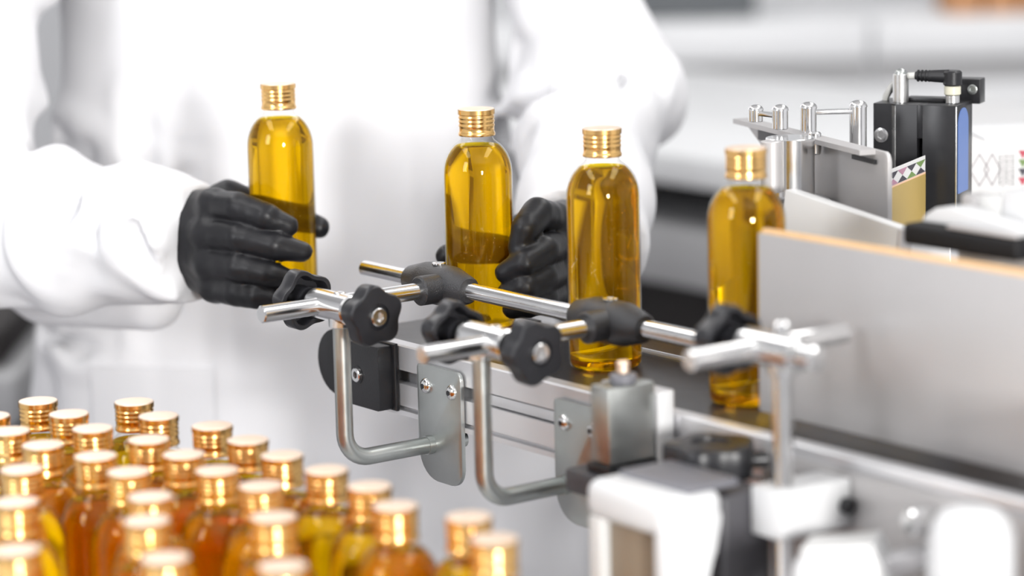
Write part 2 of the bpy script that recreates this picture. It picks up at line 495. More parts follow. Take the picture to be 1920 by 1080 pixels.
# ================================================================== conveyor
EU = 640                                             # the belt runs on past the frame
t = conv = thing('conveyor', W(200, 0, FZ), 'belt conveyor with dark rubber belt and silver slotted side profile', 'conveyor')
bl = []
for k in range(13):
    a = math.pi / 2 + math.pi * k / 12
    bl.append((-232 + 23 * math.cos(a), -23 + 23 * math.sin(a)))
for k in range(13):
    a = -math.pi / 2 + math.pi * k / 12
    bl.append((EU - 60 + 23 * math.cos(a), -23 + 23 * math.sin(a)))
MB().prism([W(a, -50, b) for a, b in bl], BV * 0.100).build('belt', 'belt', t)
def profile(sign):
    sec = [(-62, 0.2), (-62, -17), (-54.5, -17), (-54.5, -15), (-52.5, -15), (-52.5, -29), (-54.5, -29), (-54.5, -27), (-62, -27), (-62, -43), (-58, -43), (-58, -46), (-63, -46), (-63, -49.5), (-51, -49.5), (-51, 1.2), (-61, 1.2)]
    b = MB(); b.prism([W(-200, sign * p[0], p[1]) for p in sec], BU * ((EU + 200) / 1000))
    return b
profile(1).build('side_profile', 'alu', t, 30)
profile(-1).build('side_profile', 'alu', t, 30)
MB().ubox(-66, EU - 2, -60.5, -56, -25.8, -18.2, 1).build('slot_cover', 'alu', t)
MB().ubox(-255, -200, -46, 46, -30, -16, 4).build('end_roller_core', 'steel', t)
# rounded end cheek and clamp block
ol = [(-160, 2.0)] + [(-236 + 25.5 * math.cos(a), -22.5 + 24.5 * math.sin(a)) for a in [math.pi / 2 + math.pi * k / 14 for k in range(15)]] + [(-160, -47)]
MB().prism([W(a, -66, b) for a, b in ol], BV * 0.0035, 0.0008).build('end_cheek', 'black', t)
MB().prism([W(a, 62.5, b) for a, b in ol], BV * 0.0035, 0.0008).build('end_cheek', 'black', t)
ob = rounded([(-214, 0.5), (-163, 0.5), (-163, -46), (-214, -46)], [1, 2, 2, 1])
blk = MB().prism([W(a, -78, b) for a, b in ob], BV * 0.0118, 0.0015).build('clamp_block', 'black', t)
def socket_screw(parent, p, d, r, depth=0.002, name='socket_screw', material='chrome'):
    """cylinder head with a hexagon socket facing d"""
    d = Vector(d).normalized()
    h = Vector((0, 0, 1)) if abs(d.z) < 0.9 else Vector((1, 0, 0))
    x = (h - d * h.dot(d)).normalized(); y = d.cross(x)
    bm = bmesh.new(); n = 24
    def ring(rad, off, hexa=False):
        out = []
        for k in range(n):
            a = 2 * math.pi * k / n
            rr = rad
            if hexa:
                aa = (a % (math.pi / 3)) - math.pi / 6
                rr = rad * math.cos(math.pi / 6) / math.cos(aa)
            out.append(bm.verts.new(p + (x * math.cos(a) + y * math.sin(a)) * rr + d * off))
        return out
    rs = [ring(r, 0), ring(r, depth * 0.8), ring(r * 0.9, depth), ring(r * 0.56, depth, True), ring(r * 0.5, depth * 0.1, True)]
    for a, b in zip(rs, rs[1:]):
        for k in range(n): bm.faces.new((a[k], a[(k + 1) % n], b[(k + 1) % n], b[k]))
    bm.faces.new(rs[-1]); bm.faces.new(rs[0][::-1])
    bmesh.ops.recalc_face_normals(bm, faces=bm.faces[:])
    L = origin(parent)
    for v in bm.verts: v.co -= L
    me = bpy.data.meshes.new(name); bm.to_mesh(me); bm.free()
    return finish(name, me, material, parent, 30)
socket_screw(t, W(-190, -78.2, -23), -BV, 0.0052, 0.0022)
MB().tube([W(-190, -78.05, -23), W(-190, -78.5, -23)], 0.0066, 24).build('screw_recess', 'black_metal', t)
# steel guide strip on the far side of the belt and its bright folded corner
MB().ubox(-40, 420, 55, 57, 2, 19, 0.4).build('far_strip', 'tan_metal', t)
MB().prism([W(62, 51, 2), W(84, 51, 2), W(84, 51, 9), W(74, 51, 10)], BV * 0.003).build('folded_tab', 'chrome', t)

# ================================================================== guide rail with its three brackets
def star_outline(R, n=5, depth=0.17, k=60, ph=0.0):
    out = []
    for i in range(k):
        a = 2 * math.pi * i / k
        c = math.cos(n * (a - ph))
        r = R * (1 - depth * (0.5 - 0.5 * c) ** 1.1)
        out.append((r * math.cos(a), r * math.sin(a)))
    return out

def star_knob(parent, p, axis, R=0.0215, T=0.015, ph=0.3, screw=True, flip=False):
    """five-lobed clamping knob: solid crowned face on the +axis side, hollow on the other when flip"""
    axis = Vector(axis).normalized()
    h = Vector((0, 0, 1)) if abs(axis.z) < 0.9 else Vector((1, 0, 0))
    x = (h - axis * h.dot(axis)).normalized(); y = axis.cross(x)
    bm = bmesh.new()
    def ring(sc, off, dep=0.17):
        return [bm.verts.new(p + x * a + y * b + axis * off) for a, b in star_outline(R * sc, 5, dep, 60, ph)]
    if not flip:
        rs = [ring(0.90, 0), ring(0.98, 0.0012), ring(1.0, T * 0.5), ring(1.0, T - 0.0022), ring(0.975, T - 0.0008), ring(0.93, T), ring(0.42, T + 0.0006, 0.02), ring(0.40, T - 0.0015, 0.0)]
    else:     # seen from behind: rim, cavity and hub
        rs = [ring(0.40, -0.001, 0.02), ring(0.93, 0), ring(1.0, 0.0022), ring(1.0, T - 0.001), ring(0.97, T), ring(0.84, T), ring(0.81, T - 0.001, 0.19), ring(0.76, 0.004, 0.2), ring(0.46, 0.0035, 0.02), ring(0.43, T + 0.001, 0.0), ring(0.3, T + 0.001, 0.0)]
    for a, b in zip(rs, rs[1:]):
        for k in range(60): bm.faces.new((a[k], a[(k + 1) % 60], b[(k + 1) % 60], b[k]))
    bm.faces.new(rs[0][::-1]); bm.faces.new(rs[-1])
    bmesh.ops.recalc_face_normals(bm, faces=bm.faces[:])
    L = origin(parent)
    for v in bm.verts: v.co -= L
    me = bpy.data.meshes.new('star_knob'); bm.to_mesh(me); bm.free()
    o = finish('star_knob', me, 'black_smooth', parent, 32)
    if screw: socket_screw(o_child(o, parent), p + axis * (T - 0.0012), axis, 0.0062, 0.0034, 'screw')
    return o

def o_child(o, parent): return o                      # screws hang on their knob (sub-part)

def bracket(uc, zc, clamp_v, post_u, label, v0, v1, plate_u=None, post_bottom=None, front_knob=True, ph=(0.3, 0.5), connector=None):
    t = thing('rail_bracket', W(uc, clamp_v, FZ if plate_u is None else -63), label, 'bracket', 'guide rail brackets along the conveyor')
    cu = (uc + post_u) / 2
    MB().rod(W(uc, v0, zc), W(uc, v1, zc), 0.006, 0.0008, 28).build('cross_rod', 'chrome', t)
    b = MB()
    b.rod(W(cu - 23, clamp_v, zc), W(cu + 23, clamp_v, zc), 0.0105, 0.0012, 32)
    b.build('rod_clamp', 'chrome', t)
    MB().rod(W(post_u, clamp_v, zc - 6), W(post_u, clamp_v, zc - 13), 0.0085, 0.0006, 24).build('clamp_collar', 'chrome', t)
    MB().dome(W(cu + 8, clamp_v, zc + 10.0), (0, 0, 1), 0.004, 0.0016).build('set_screw', 'chrome', t)
    # clamp spindle and knobs
    MB().rod(W(cu - 34, clamp_v, zc), W(cu - 23, clamp_v, zc), 0.0055, 0, 16).build('spindle', 'black_metal', t)
    star_knob(t, W(cu - 47, clamp_v, zc), BU, ph=ph[0], screw=False, flip=True)
    if front_knob:
        MB().rod(W(cu + 23, clamp_v, zc), W(cu + 39, clamp_v, zc), 0.0075, 0, 20).build('spindle', 'black_metal', t)
        star_knob(t, W(cu + 39, clamp_v, zc), BU, ph=ph[1])
    else:
        MB().rod(W(cu + 23, clamp_v, zc), W(cu + 38, clamp_v, zc), 0.0075, 0.002, 20).build('clamp_pin', 'chrome', t)
    # the post, bent under the clamp into the plate
    if plate_u is not None:
        zb = -63.5; R = 19
        pts = [W(post_u, clamp_v, zc - 8), W(post_u, clamp_v, zb + R)]
        for k in range(1, 10):
            a = math.pi / 2 * k / 9
            pts.append(W(post_u, clamp_v + R - R * math.cos(a), zb + R - R * math.sin(a)))
        pts.append(W(post_u, -38, zb))
        MB().tube(pts, 0.0060, 28).build('bent_post', 'zinc', t)
        MB().tube([W(post_u, -71, zb), W(post_u, -65, zb)], 0.0068, 28).build('weld_collar', 'zinc', t)
        pl = rounded([(plate_u, -7), (plate_u + 52, -7), (plate_u + 52, -89), (plate_u, -89)], [3, 6, 13, 22], 7)
        MB().prism([W(a, -66.2, z) for a, z in pl], BV * 0.003, 0.0004).build('mounting_plate', 'zinc', t)
        for du in (11, 42):
            bo = MB().dome(W(plate_u + du, -66.2, -22), -BV, 0.0056, 0.0036).build('bolt', 'chrome', t)
            MB().tube([W(plate_u + du, -69.65, -22), W(plate_u + du, -69.95, -22)], 0.0020, 6).build('hex_socket', 'black_metal', bo)
    else:
        MB().rod(W(post_u, clamp_v, zc - 8), W(post_u, clamp_v, -8.6), 0.0060, 0.0002, 28).build('post', 'chrome', t)
        MB().rod(W(post_u, clamp_v, -38.4), W(post_u, clamp_v, post_bottom), 0.0060, 0.0002, 28).build('lower_post', 'chrome', t)
        MB().rod(W(post_u, clamp_v, zc + 9), W(post_u, clamp_v, zc + 18), 0.0055, 0.002, 24).build('post_tip', 'chrome', t)
    # black cross connector on the end of the cross rod
    if connector is not None:
        c0 = connector
        prof = [(-36, 0.0085), (-34.5, 0.0098), (-16, 0.0145), (-13, 0.0148), (13, 0.0148), (16, 0.0145), (34.5, 0.0098), (36, 0.0085)]
        cn = MB().tube([W(c0 + a, -35, zc) for a, r in prof], [r for a, r in prof], 32)
        cn.rod(W(uc, -62, zc), W(uc, -36, zc), 0.0105, 0.0012, 28)
        cn.build('rod_connector', 'black_cast', t)
        socket_screw(t, W(c0, -35, zc + 14.6), (0, 0, 1), 0.0050, 0.0012, 'connector_screw')
    return t

bracket(-134, 43, -138, -117, 'guide rail bracket nearest the gloved hand, with two star knobs and a bent rod', -191, -40, plate_u=-132, connector=-146, ph=(0.25, 0.10))
bracket(55, 43, -133, 38, 'guide rail bracket in the middle of the conveyor, star knobs before the third bottle', -191, -40, plate_u=26, connector=48, ph=(0.05, 0.35))
bracket(283, 70, -110, 299, 'blurred bracket on a tall straight post before the pressure plate', -166, -46, post_bottom=-150, front_knob=False, ph=(0.1, 0.1))
t = thing('guide_rail', W(-60, -35, 43), 'long polished steel guide rail before the bottles, held by black connectors', 'rail')
MB().rod(W(-241, -35, 43), W(152, -35, 43), 0.0060, 0.0008, 28).build('rod', 'chrome', t)

# ================================================================== bottles
cap_prof = [(0, 163.5), (11.6, 163.5), (12.6, 163.3), (13.0, 162.7), (13.0, 159.4), (12.55, 158.9), (12.5, 158.2), (12.95, 157.5), (12.95, 156.7), (12.5, 156.0), (12.5, 155.3), (12.95, 154.6), (12.95, 153.8), (12.5, 153.1), (12.5, 152.4), (12.95, 151.7), (12.95, 150.9), (12.6, 150.2), (12.6, 146.9), (12.9, 146.4), (13.25, 145.8), (13.25, 144.4), (13.0, 144.0), (11.6, 144.0)]
top_rows = 3
shell_prof = [(0, 1.6), (14, 1.2), (19, 0.4), (21.5, 0.0), (23.6, 0.9), (24.7, 3.0), (25, 6), (25, 116), (24.85, 119), (24.3, 123), (23.2, 127), (21.6, 130.8), (19.4, 134.3), (16.8, 137.2), (14.3, 139.2), (12.6, 140.5), (11.6, 142), (11.5, 144.5), (11.5, 150)]
liq_prof = [(0, 2.6), (14, 2.2), (19, 1.4), (21.2, 1.0), (23.0, 1.8), (23.9, 3.6), (24.15, 6.4), (24.15, 116), (24.0, 119), (23.45, 122.8), (22.4, 126.5), (20.8, 130.1), (18.7, 133.5), (16.2, 136.3), (15.4, 137.0), (14.6, 137.25), (0, 137.3)]
base_prof = None
ME_CAP = lathe_mesh('cap', cap_prof[3:], 72, knurl=(0, 1))
ME_TOP = lathe_mesh('cap_top', cap_prof[:4], 72)
ME_SHELL = lathe_mesh('bottle_body', shell_prof, 64)
ME_LIQ = lathe_mesh('oil', liq_prof, 64)
def flake_mesh():
    rnd = random.Random(11); vs, fs = [], []
    for _ in range(420):
        a = rnd.uniform(0, 2 * math.pi); z = 5 + 112 * rnd.random() ** 1.25; r = 24.55; q = rnd.uniform(0.10, 0.24)
        c = Vector((r * math.cos(a), r * math.sin(a), z)); tx = Vector((-math.sin(a), math.cos(a), 0)); up = Vector((0, 0, 1)); n = Vector((math.cos(a), math.sin(a), 0))
        b = len(vs)
        vs += [(c + tx * q) / 1000, (c - tx * q * 0.6 + up * q * 0.9) / 1000, (c - tx * q * 0.6 - up * q * 0.9) / 1000, (c - n * 0.12) / 1000]
        fs += [(b, b + 1, b + 2), (b, b + 3, b + 1), (b + 1, b + 3, b + 2), (b + 2, b + 3, b)]
    me = bpy.data.meshes.new('shimmer'); me.from_pydata(vs, [], fs); me.update()
    return me
M['shimmer'] = mat('golden_shimmer', (0.95, 0.70, 0.25), 0.5, 0.2)
ME_FLAKE = flake_mesh()
proto = None
def bottle(loc, label, group):
    global proto
    if proto is None:
        t = thing('bottle', loc, label, 'bottle', group)
        finish('bottle_body', ME_SHELL, 'shell', t, 60)
        finish('oil', ME_LIQ, 'oil', t, 60)
        c = finish('cap', ME_CAP, 'gold', t, 40)
        finish('cap_top', ME_TOP, 'gold_top_lit', c, 40)
        proto = t
        return t
    t = proto.copy(); COL.objects.link(t); t.location = loc
    tag(t, label, 'bottle', group)
    for ch in [q for q in proto.children if not q.name.startswith('shimmer')]:
        c = ch.copy(); COL.objects.link(c); c.parent = t
        for g in ch.children:
            d = g.copy(); COL.objects.link(d); d.parent = c
    return t

G1 = 'oil bottles on and above the conveyor'
D1 = 2.116
B1_TOP = at(521, 155, D1)
bottle(B1_TOP - Vector((0, 0, 0.1635)), 'oil bottle held up in the gloved hand at the end of the conveyor', G1)
bottle(W(-160, 11, 0.3), 'oil bottle on the belt gripped from the side by the curled gloved hand', G1)
bottle(W(-3, 1, 0.3), 'oil bottle standing free on the belt behind the middle bracket', G1)
bottle(W(146, -2, 0.3), 'oil bottle entering the labeller, half hidden by the pressure plate', G1)

caps = [(5, 780), (67, 757), (22, 805), (132, 777), (97, 830), (170, 797), (245, 755), (285, 782), (377, 804), (446, 828), (275, 826), (178, 848), (345, 853), (520, 853), (60, 875), (258, 876), (417, 880), (490, 905), (598, 880), (30, 940), (282, 930), (275, 975), (513, 968), (705, 918), (755, 945), (865, 972), (912, 1000), (30, 1030), (310, 1045), (530, 1060)]
CAPZ = BELT_Z - 0.010
for b_ in [o for o in COL.objects if o.get('group') == G1]:      # shimmer is only made out on the nearer, sharp bottles
    tag(finish('shimmer', ME_FLAKE, 'shimmer', b_, 0) if not ME_FLAKE.materials else finish_again('shimmer', ME_FLAKE, b_), kind='stuff')
P = np.array([list(onz(x, y, CAPZ))[:2] for x, y in caps])
for _ in range(400):                                  # bottles stand side by side, so they cannot overlap
    dv = P[:, None] - P[None]; dd = np.linalg.norm(dv, axis=2) + np.eye(len(P))
    push = np.clip(0.0506 - dd, 0, None) * 0.5
    P = P + (dv / dd[..., None] * push[..., None]).sum(1) * 0.5
TABLE_Z = CAPZ - 0.1635
# each label names the row (counted from the coat towards the camera) and the place in it
order = sorted(range(len(P)), key=lambda i: -P[i][1])
fg = 'oil bottles crowded on the worktable'
place = {0: 'cut by the left edge of the photo, second row', 1: 'at the far left corner of the crowd', 2: 'third row back, by the left edge', 3: 'just behind the far left corner bottle', 4: 'second along the fourth row', 5: 'in the gap left of the two far bottles',
         6: 'farthest of the crowd, yellow against the coat', 7: 'right behind the farthest yellow one', 8: 'standing clear right of the two farthest', 9: 'next towards the conveyor after the lone far one', 10: 'in the middle of the fourth row',
         11: 'middle of the crowd, left half, fifth row', 12: 'middle of the crowd, fifth row, below the lone far one', 13: 'near the bent rod with a tilted shine on its cap', 14: 'sixth row, by the left edge', 15: 'sixth row, in the middle of the left half', 16: 'sixth row, centre of the crowd',
         17: 'seventh row, right of the centre', 18: 'tall and clear at the right shoulder of the crowd', 19: 'eighth row, large and blurred by the left edge', 20: 'partly hidden behind another cap in the eighth row', 21: 'large and blurred, in front of a half hidden cap', 22: 'large and blurred, below the centre',
         23: 'below the bent rod, behind a nearer bottle', 24: 'below the bent rod, the nearer of the pair', 25: 'last but one towards the right end of the crowd', 26: 'at the right end of the crowd', 27: 'nearest the lens in the left bottom corner', 28: 'nearest the lens, cap only, left of the bottom middle', 29: 'nearest the lens, cap only, at the bottom middle'}
for i in order:
    bottle((P[i][0], P[i][1], TABLE_Z + 0.0003), 'oil bottle on the table, ' + place[i], fg)
lo = P.min(0); hi = P.max(0)
t = thing('worktable', ((lo[0] + hi[0]) / 2, (lo[1] + hi[1]) / 2, 0), 'low white worktable carrying the crowd of oil bottles', 'table')
wbox(MB(), (lo[0] - 0.25, lo[1] - 0.3, TABLE_Z - 0.03), (hi[0] + 0.03, hi[1] + 0.035, TABLE_Z), 0.003).build('table_top', 'bench_top', t)
for lx in (lo[0] - 0.22, hi[0] - 0.02):
    for ly in (lo[1] - 0.27, hi[1]):
        wbox(MB(), (lx - 0.02, ly - 0.02, 0), (lx + 0.02, ly + 0.02, TABLE_Z - 0.0301), 0.002).build('leg', 'alu', t)

# ================================================================== the person
HX, HY = -0.205, 2.575                                # middle of the body
person = thing('person', (HX, HY, 0), 'person in a white lab coat and black gloves standing behind the conveyor', 'person')
V3 = lambda p: np.array(p[:])
rshoulder = np.array((HX - 0.19, HY + 0.02, 1.40)); lshoulder = np.array((HX + 0.19, HY + 0.02, 1.40))
relbow = V3(at(-200, 425, 2.31)); lelbow = V3(at(1120, 158, 2.48))
rwrist = V3(at(352, 450, 2.150)); lwrist = V3(at(1088, 455, 2.185))
# hands: joints read at their own distances (mm relative to the held bottle)
def J(x, y, dz, d0): return V3(at(x, y, d0 + dz / 1000))
R0 = D1
rh = dict(
    index=[J(400, 385, -3, R0), J(448, 390, -26, R0), J(497, 406, -36.5, R0), J(541, 424, -33, R0)],
    middle=[J(388, 438, -7, R0), J(450, 446, -31, R0), J(515, 461, -37.5, R0), J(566, 472, -31, R0)],
    ring=[J(392, 492, -5, R0), J(448, 501, -31, R0), J(502, 514, -37.5, R0), J(545, 525, -33.5, R0)],
    pinky=[J(405, 537, 1, R0), J(445, 548, -24, R0), J(482, 556, -33.5, R0), J(512, 560, -33.5, R0)],
    thumb=[J(385, 400, 46, R0), J(428, 372, 43, R0), J(500, 388, 39.5, R0), J(597, 426, 31, R0)])
L0 = 2.066
lh = dict(
    index=[J(1040, 412, 12, L0), J(1008, 400, -22, L0), J(986, 428, -39, L0), J(972, 462, -38, L0)],
    middle=[J(1046, 462, 10, L0), J(1018, 470, -30, L0), J(985, 492, -42, L0), J(948, 511, -37, L0)],
    ring=[J(1046, 510, 10, L0), J(1018, 522, -28, L0), J(985, 538, -40, L0), J(950, 550, -36, L0)],
    pinky=[J(1046, 548, 14, L0), J(1020, 560, -22, L0), J(990, 572, -34, L0), J(960, 580, -34, L0)],
    thumb=[J(1050, 430, 52, L0), J(1000, 425, 46, L0), J(915, 455, 39, L0), J(838, 480, 21, L0)])
FR = dict(index=(.0122, .0118, .0108, .0078), middle=(.0122, .0118, .0108, .0080), ring=(.0122, .0116, .0104, .0078), pinky=(.0116, .0108, .0096, .0072), thumb=(.0165, .0130, .0112, .0088))

def hand_sdf(h, wrist, elbow):
    fdir = (wrist - elbow) / np.linalg.norm(wrist - elbow)
    back = wrist - fdir * 0.055
    def f(X, Y, Z):
        palm = None
        mids = {n: h[n][0] for n in ('index', 'middle', 'ring', 'pinky')}
        wc = wrist
        for n, off in (('index', 0.35), ('middle', 0.12), ('ring', -0.12), ('pinky', -0.35)):
            a = wc + (mids[n] - (mids['middle'] + mids['ring']) / 2) * 0.62
            e = cap(X, Y, Z, a, mids[n], .0165, .0125)
            palm = e if palm is None else smin(palm, e, 0.010)
        wr = cap(X, Y, Z, back, wc, 0.030, 0.031)
        palm = smin(palm, wr, 0.016)
        th = chain(X, Y, Z, [wc + (mids['index'] - wc) * 0.30] + h['thumb'], (.018,) + FR['thumb'], 0.006)
        palm = smin(palm, th, 0.010)
        d = palm
        fs = None
        for n in ('index', 'middle', 'ring', 'pinky'):
            r = FR[n]
            e = chain(X, Y, Z, h[n], r, 0.0006)
            fs = e if fs is None else smin(fs, e, 0.0009)
        d = smin(d, fs, 0.0045)
        w = 0.00035 * np.sin(210 * X + 340 * Z + 2 * np.sin(170 * Y)) * np.sin(260 * Z - 150 * X + 1.5 * np.sin(240 * X))
        return d + w
    pts = np.array([p for v in h.values() for p in v] + [wrist, back])
    return f, pts.min(0) - 0.04, pts.max(0) + 0.04

for nm, h, wr, el in (('r', rh, rwrist, relbow), ('l', lh, lwrist, lelbow)):
    f, lo_, hi_ = hand_sdf(h, wr, el)
    me = net_mesh('glove', f, lo_, hi_, 0.0016, 5)
    me.transform(Matrix.Translation(-origin(person)))
    g = finish('glove', me, 'glove', person, 180)

# lab coat: one garment with two sleeves, open at both cuffs
rng = np.random.RandomState(7)
FOLD = [(rng.normal(size=3) * s, rng.uniform(0, 6.28), a) for s, a in ((9, .35), (13, .3), (19, .22), (27, .16), (38, .1), (6, .4)) for _ in range(2)]
def fold_noise(X, Y, Z):
    s = 0
    for k, p, a in FOLD: s = s + a * np.sin(k[0] * X + k[1] * Y + k[2] * Z + p)
    return s
def sleeve(X, Y, Z, N, sh, el, wr, r0, r1, r2, ph):
    d1 = cap(X, Y, Z, sh, el, r0, r1)
    d2 = cap(X, Y, Z, el, wr, r1 * 0.98, r2)
    d = smin(d1, d2, 0.05)
    ax = (wr - el) / np.linalg.norm(wr - el)
    t = (X - el[0]) * ax[0] + (Y - el[1]) * ax[1] + (Z - el[2]) * ax[2]
    L = np.linalg.norm(wr - el)
    # gathered rings of cloth along the forearm and at the elbow
    d = d + 0.0095 * np.sin(t * 62 + 2.6 * N + ph) * np.clip(1 - np.abs(t - L * 0.55) / (L * 0.55), 0, 1) * (0.55 + 0.45 * np.sin(7 * N + ph))
    d = d + 0.012 * np.sin(30 * (Z + 0.6 * X) + 3 * N + ph) * np.exp(-((t - 0.02) / 0.10) ** 2)
    d = d + 0.004 * N
    end = t - (L + 0.010)
    d = d - 0.0018 / (1 + np.exp(-(t - (L - 0.012)) / 0.0012))
    d = np.maximum(d, end)
    inner = cap(X, Y, Z, wr + ax * 0.035, wr + ax * 0.09, r2 - 0.012, r2 - 0.012)
    return np.maximum(d, -inner)
CREASE = []                                            # (points on the cloth, depth m, width m)
def coat_sdf(X, Y, Z):
    d = coat_base(X, Y, Z)
    m = np.abs(d) < 0.035
    x, y, z = X[m], Y[m], Z[m]
    a = np.zeros(x.shape)
    for pts, dep, wid in CREASE:
        e = chain(x, y, z, pts, [0.0] * len(pts), 0.010)
        ends = np.minimum(*[np.sqrt((x - q[0]) ** 2 + (y - q[1]) ** 2 + (z - q[2]) ** 2) for q in (pts[0], pts[-1])])
        fade = np.clip(ends / 0.035, 0, 1)             # folds run out towards their ends
        fade = fade * fade * (3 - 2 * fade)
        a += 1.7 * fade * (dep * np.exp(-(e / wid) ** 2) - 0.55 * dep * np.exp(-((e - 2.2 * wid) / (1.4 * wid)) ** 2))
    d[m] += a
    return d
def coat_base(X, Y, Z):
    SX = HX + 0.02 * np.clip((0.98 - Z) / 0.3, 0, 1)
    N = fold_noise(X, Y, Z)
    # torso: elliptical column, a little waisted, flaring into the skirt
    rx = 0.205 + 0.055 * np.clip((0.98 - Z) / 0.3, 0, 1) - 0.012 * np.exp(-((Z - 1.08) / 0.10) ** 2)
    ry = 0.148 + 0.03 * np.clip((0.98 - Z) / 0.4, 0, 1)
    k = (np.abs((X - SX) / rx) ** 2.7 + np.abs((Y - HY) / ry) ** 2.7) ** (1 / 2.7)
    body = (k - 1) * ry * 0.9
    body = np.maximum(body, Z - 1.43)
    body = np.maximum(body, 0.50 - Z)
    shl = cap(X, Y, Z, rshoulder + (0.02, 0, 0.0), lshoulder - (0.02, 0, 0), 0.085, 0.085)
    body = smin(body, shl, 0.06)
    ang = np.arctan2(X - HX, -(Y - HY))
    body = body + 0.006 * np.sin(ang * 9 + 2.2 * N) * np.clip((1.0 - Z) / 0.3, 0, 1) + 0.0035 * N
    r = sleeve(X, Y, Z, N, rshoulder, relbow, rwrist, 0.090, 0.076, 0.046, 0.4)
    drape = cap(X, Y, Z, V3(at(95, 520, 2.33)), V3(at(285, 560, 2.25)), 0.040, 0.026)
    r = smin(r, np.maximum(drape, -1.0), 0.02)
    l = sleeve(X, Y, Z, N, lshoulder, lelbow, lwrist, 0.074, 0.060, 0.050, 1.9)
    d = smin(smin(body, r, 0.012), l, 0.012)
    neck = cap(X, Y, Z, (HX, HY + 0.01, 1.36), (HX, HY - 0.02, 1.6), 0.062, 0.075)
    return np.maximum(d, -neck)
def on_coat(x, y, d0=2.0):                             # first point of the cloth along a line of sight
    ds = np.arange(d0, 2.75, 0.004)
    p = np.array([V3(at(x, y, q)) for q in ds])
    v = coat_base(p[:, 0], p[:, 1], p[:, 2])
    k = np.argmax(v < 0)
    return p[k] if v[k] < 0 else None
for dep, wid, line in (
        (.0060, .0080, ((75, 465), (140, 410), (215, 345), (268, 312))),
        (.0080, .0075, ((200, 425), (222, 385), (250, 352), (290, 330))),
        (.0085, .0075, ((255, 372), (250, 430), (268, 475), (305, 515))),
        (.0060, .0060, ((278, 430), (310, 385), (350, 330))),
        (.0055, .0090, ((165, 500), (185, 440), (200, 395))),
        (.0050, .0100, ((60, 235), (110, 262), (160, 290), (60, 300))),
        (.0060, .0080, ((5, 40), (50, 75), (85, 130))),
        (.0065, .0085, ((95, 615), (150, 650), (205, 640))),
        (.0060, .0110, ((1010, 108), (1080, 118), (1160, 124), (1215, 128))),
        (.0085, .0090, ((945, 260), (990, 215), (1040, 185), (1120, 172), (1215, 148))),
        (.0060, .0080, ((965, 285), (1005, 255), (1025, 225))),
        (.0060, .0110, ((955, 180), (985, 110), (1020, 40), (1040, 0))),
        (.0055, .0090, ((1060, 205), (1095, 232), (1120, 262))),
        (.0045, .0090, ((265, 190), (275, 260), (278, 300)))):
    q = [on_coat(x, y) for x, y in line]
    q = [p for p in q if p is not None]
    if len(q) > 1: CREASE.append((q, dep, wid))
me = net_mesh('lab_coat', coat_sdf, (HX - 0.45, 2.05, 0.47), (HX + 0.45, 2.78, 1.50), 0.0054, 2)
me.transform(Matrix.Translation(-origin(person)))
coat = finish('lab_coat', me, 'coat', person, 180)
# button placket and buttons down the front, patch pocket on the skirt
def coat_front_y(x, z):
    y = 2.2
    while y < 2.7:
        if coat_sdf(np.array([x]), np.array([y]), np.array([z]))[0] < 0: return y
        y += 0.002
    return 2.45
pk = MB()
x0, x1, z0, z1 = HX - 0.165, HX - 0.055, 0.66, 0.80
rows = []
for z in np.linspace(z0, z1, 6):
    rows.append([(x, coat_front_y(x, z), z) for x in np.linspace(x0, x1, 6)])
vs, fs = [], []
for dy in (-0.005, 0.004):
    for r in rows:
        for p in r: vs.append((p[0], p[1] + dy, p[2]))
for l in (0, 36):
    for i in range(5):
        for j in range(5):
            q = [l + i * 6 + j, l + i * 6 + j + 1, l + i * 6 + j + 7, l + i * 6 + j + 6]
            fs.append(q if l == 0 else q[::-1])
edge = list(range(6)) + [11, 17, 23, 29, 35] + [34, 33, 32, 31, 30] + [24, 18, 12, 6]
for a, b in zip(edge, edge[1:] + edge[:1]): fs.append((a, a + 36, b + 36, b))
pk._add([Vector(v) for v in vs], fs)
pk.build('pocket', 'coat', person, 50)
for z in (1.20, 1.31):
    y = coat_front_y(HX + 0.03, z)
    MB().rod((HX + 0.03, y - 0.0045, z), (HX + 0.03, y + 0.004, z), 0.008, 0.001, 16).build('button', 'white', person)

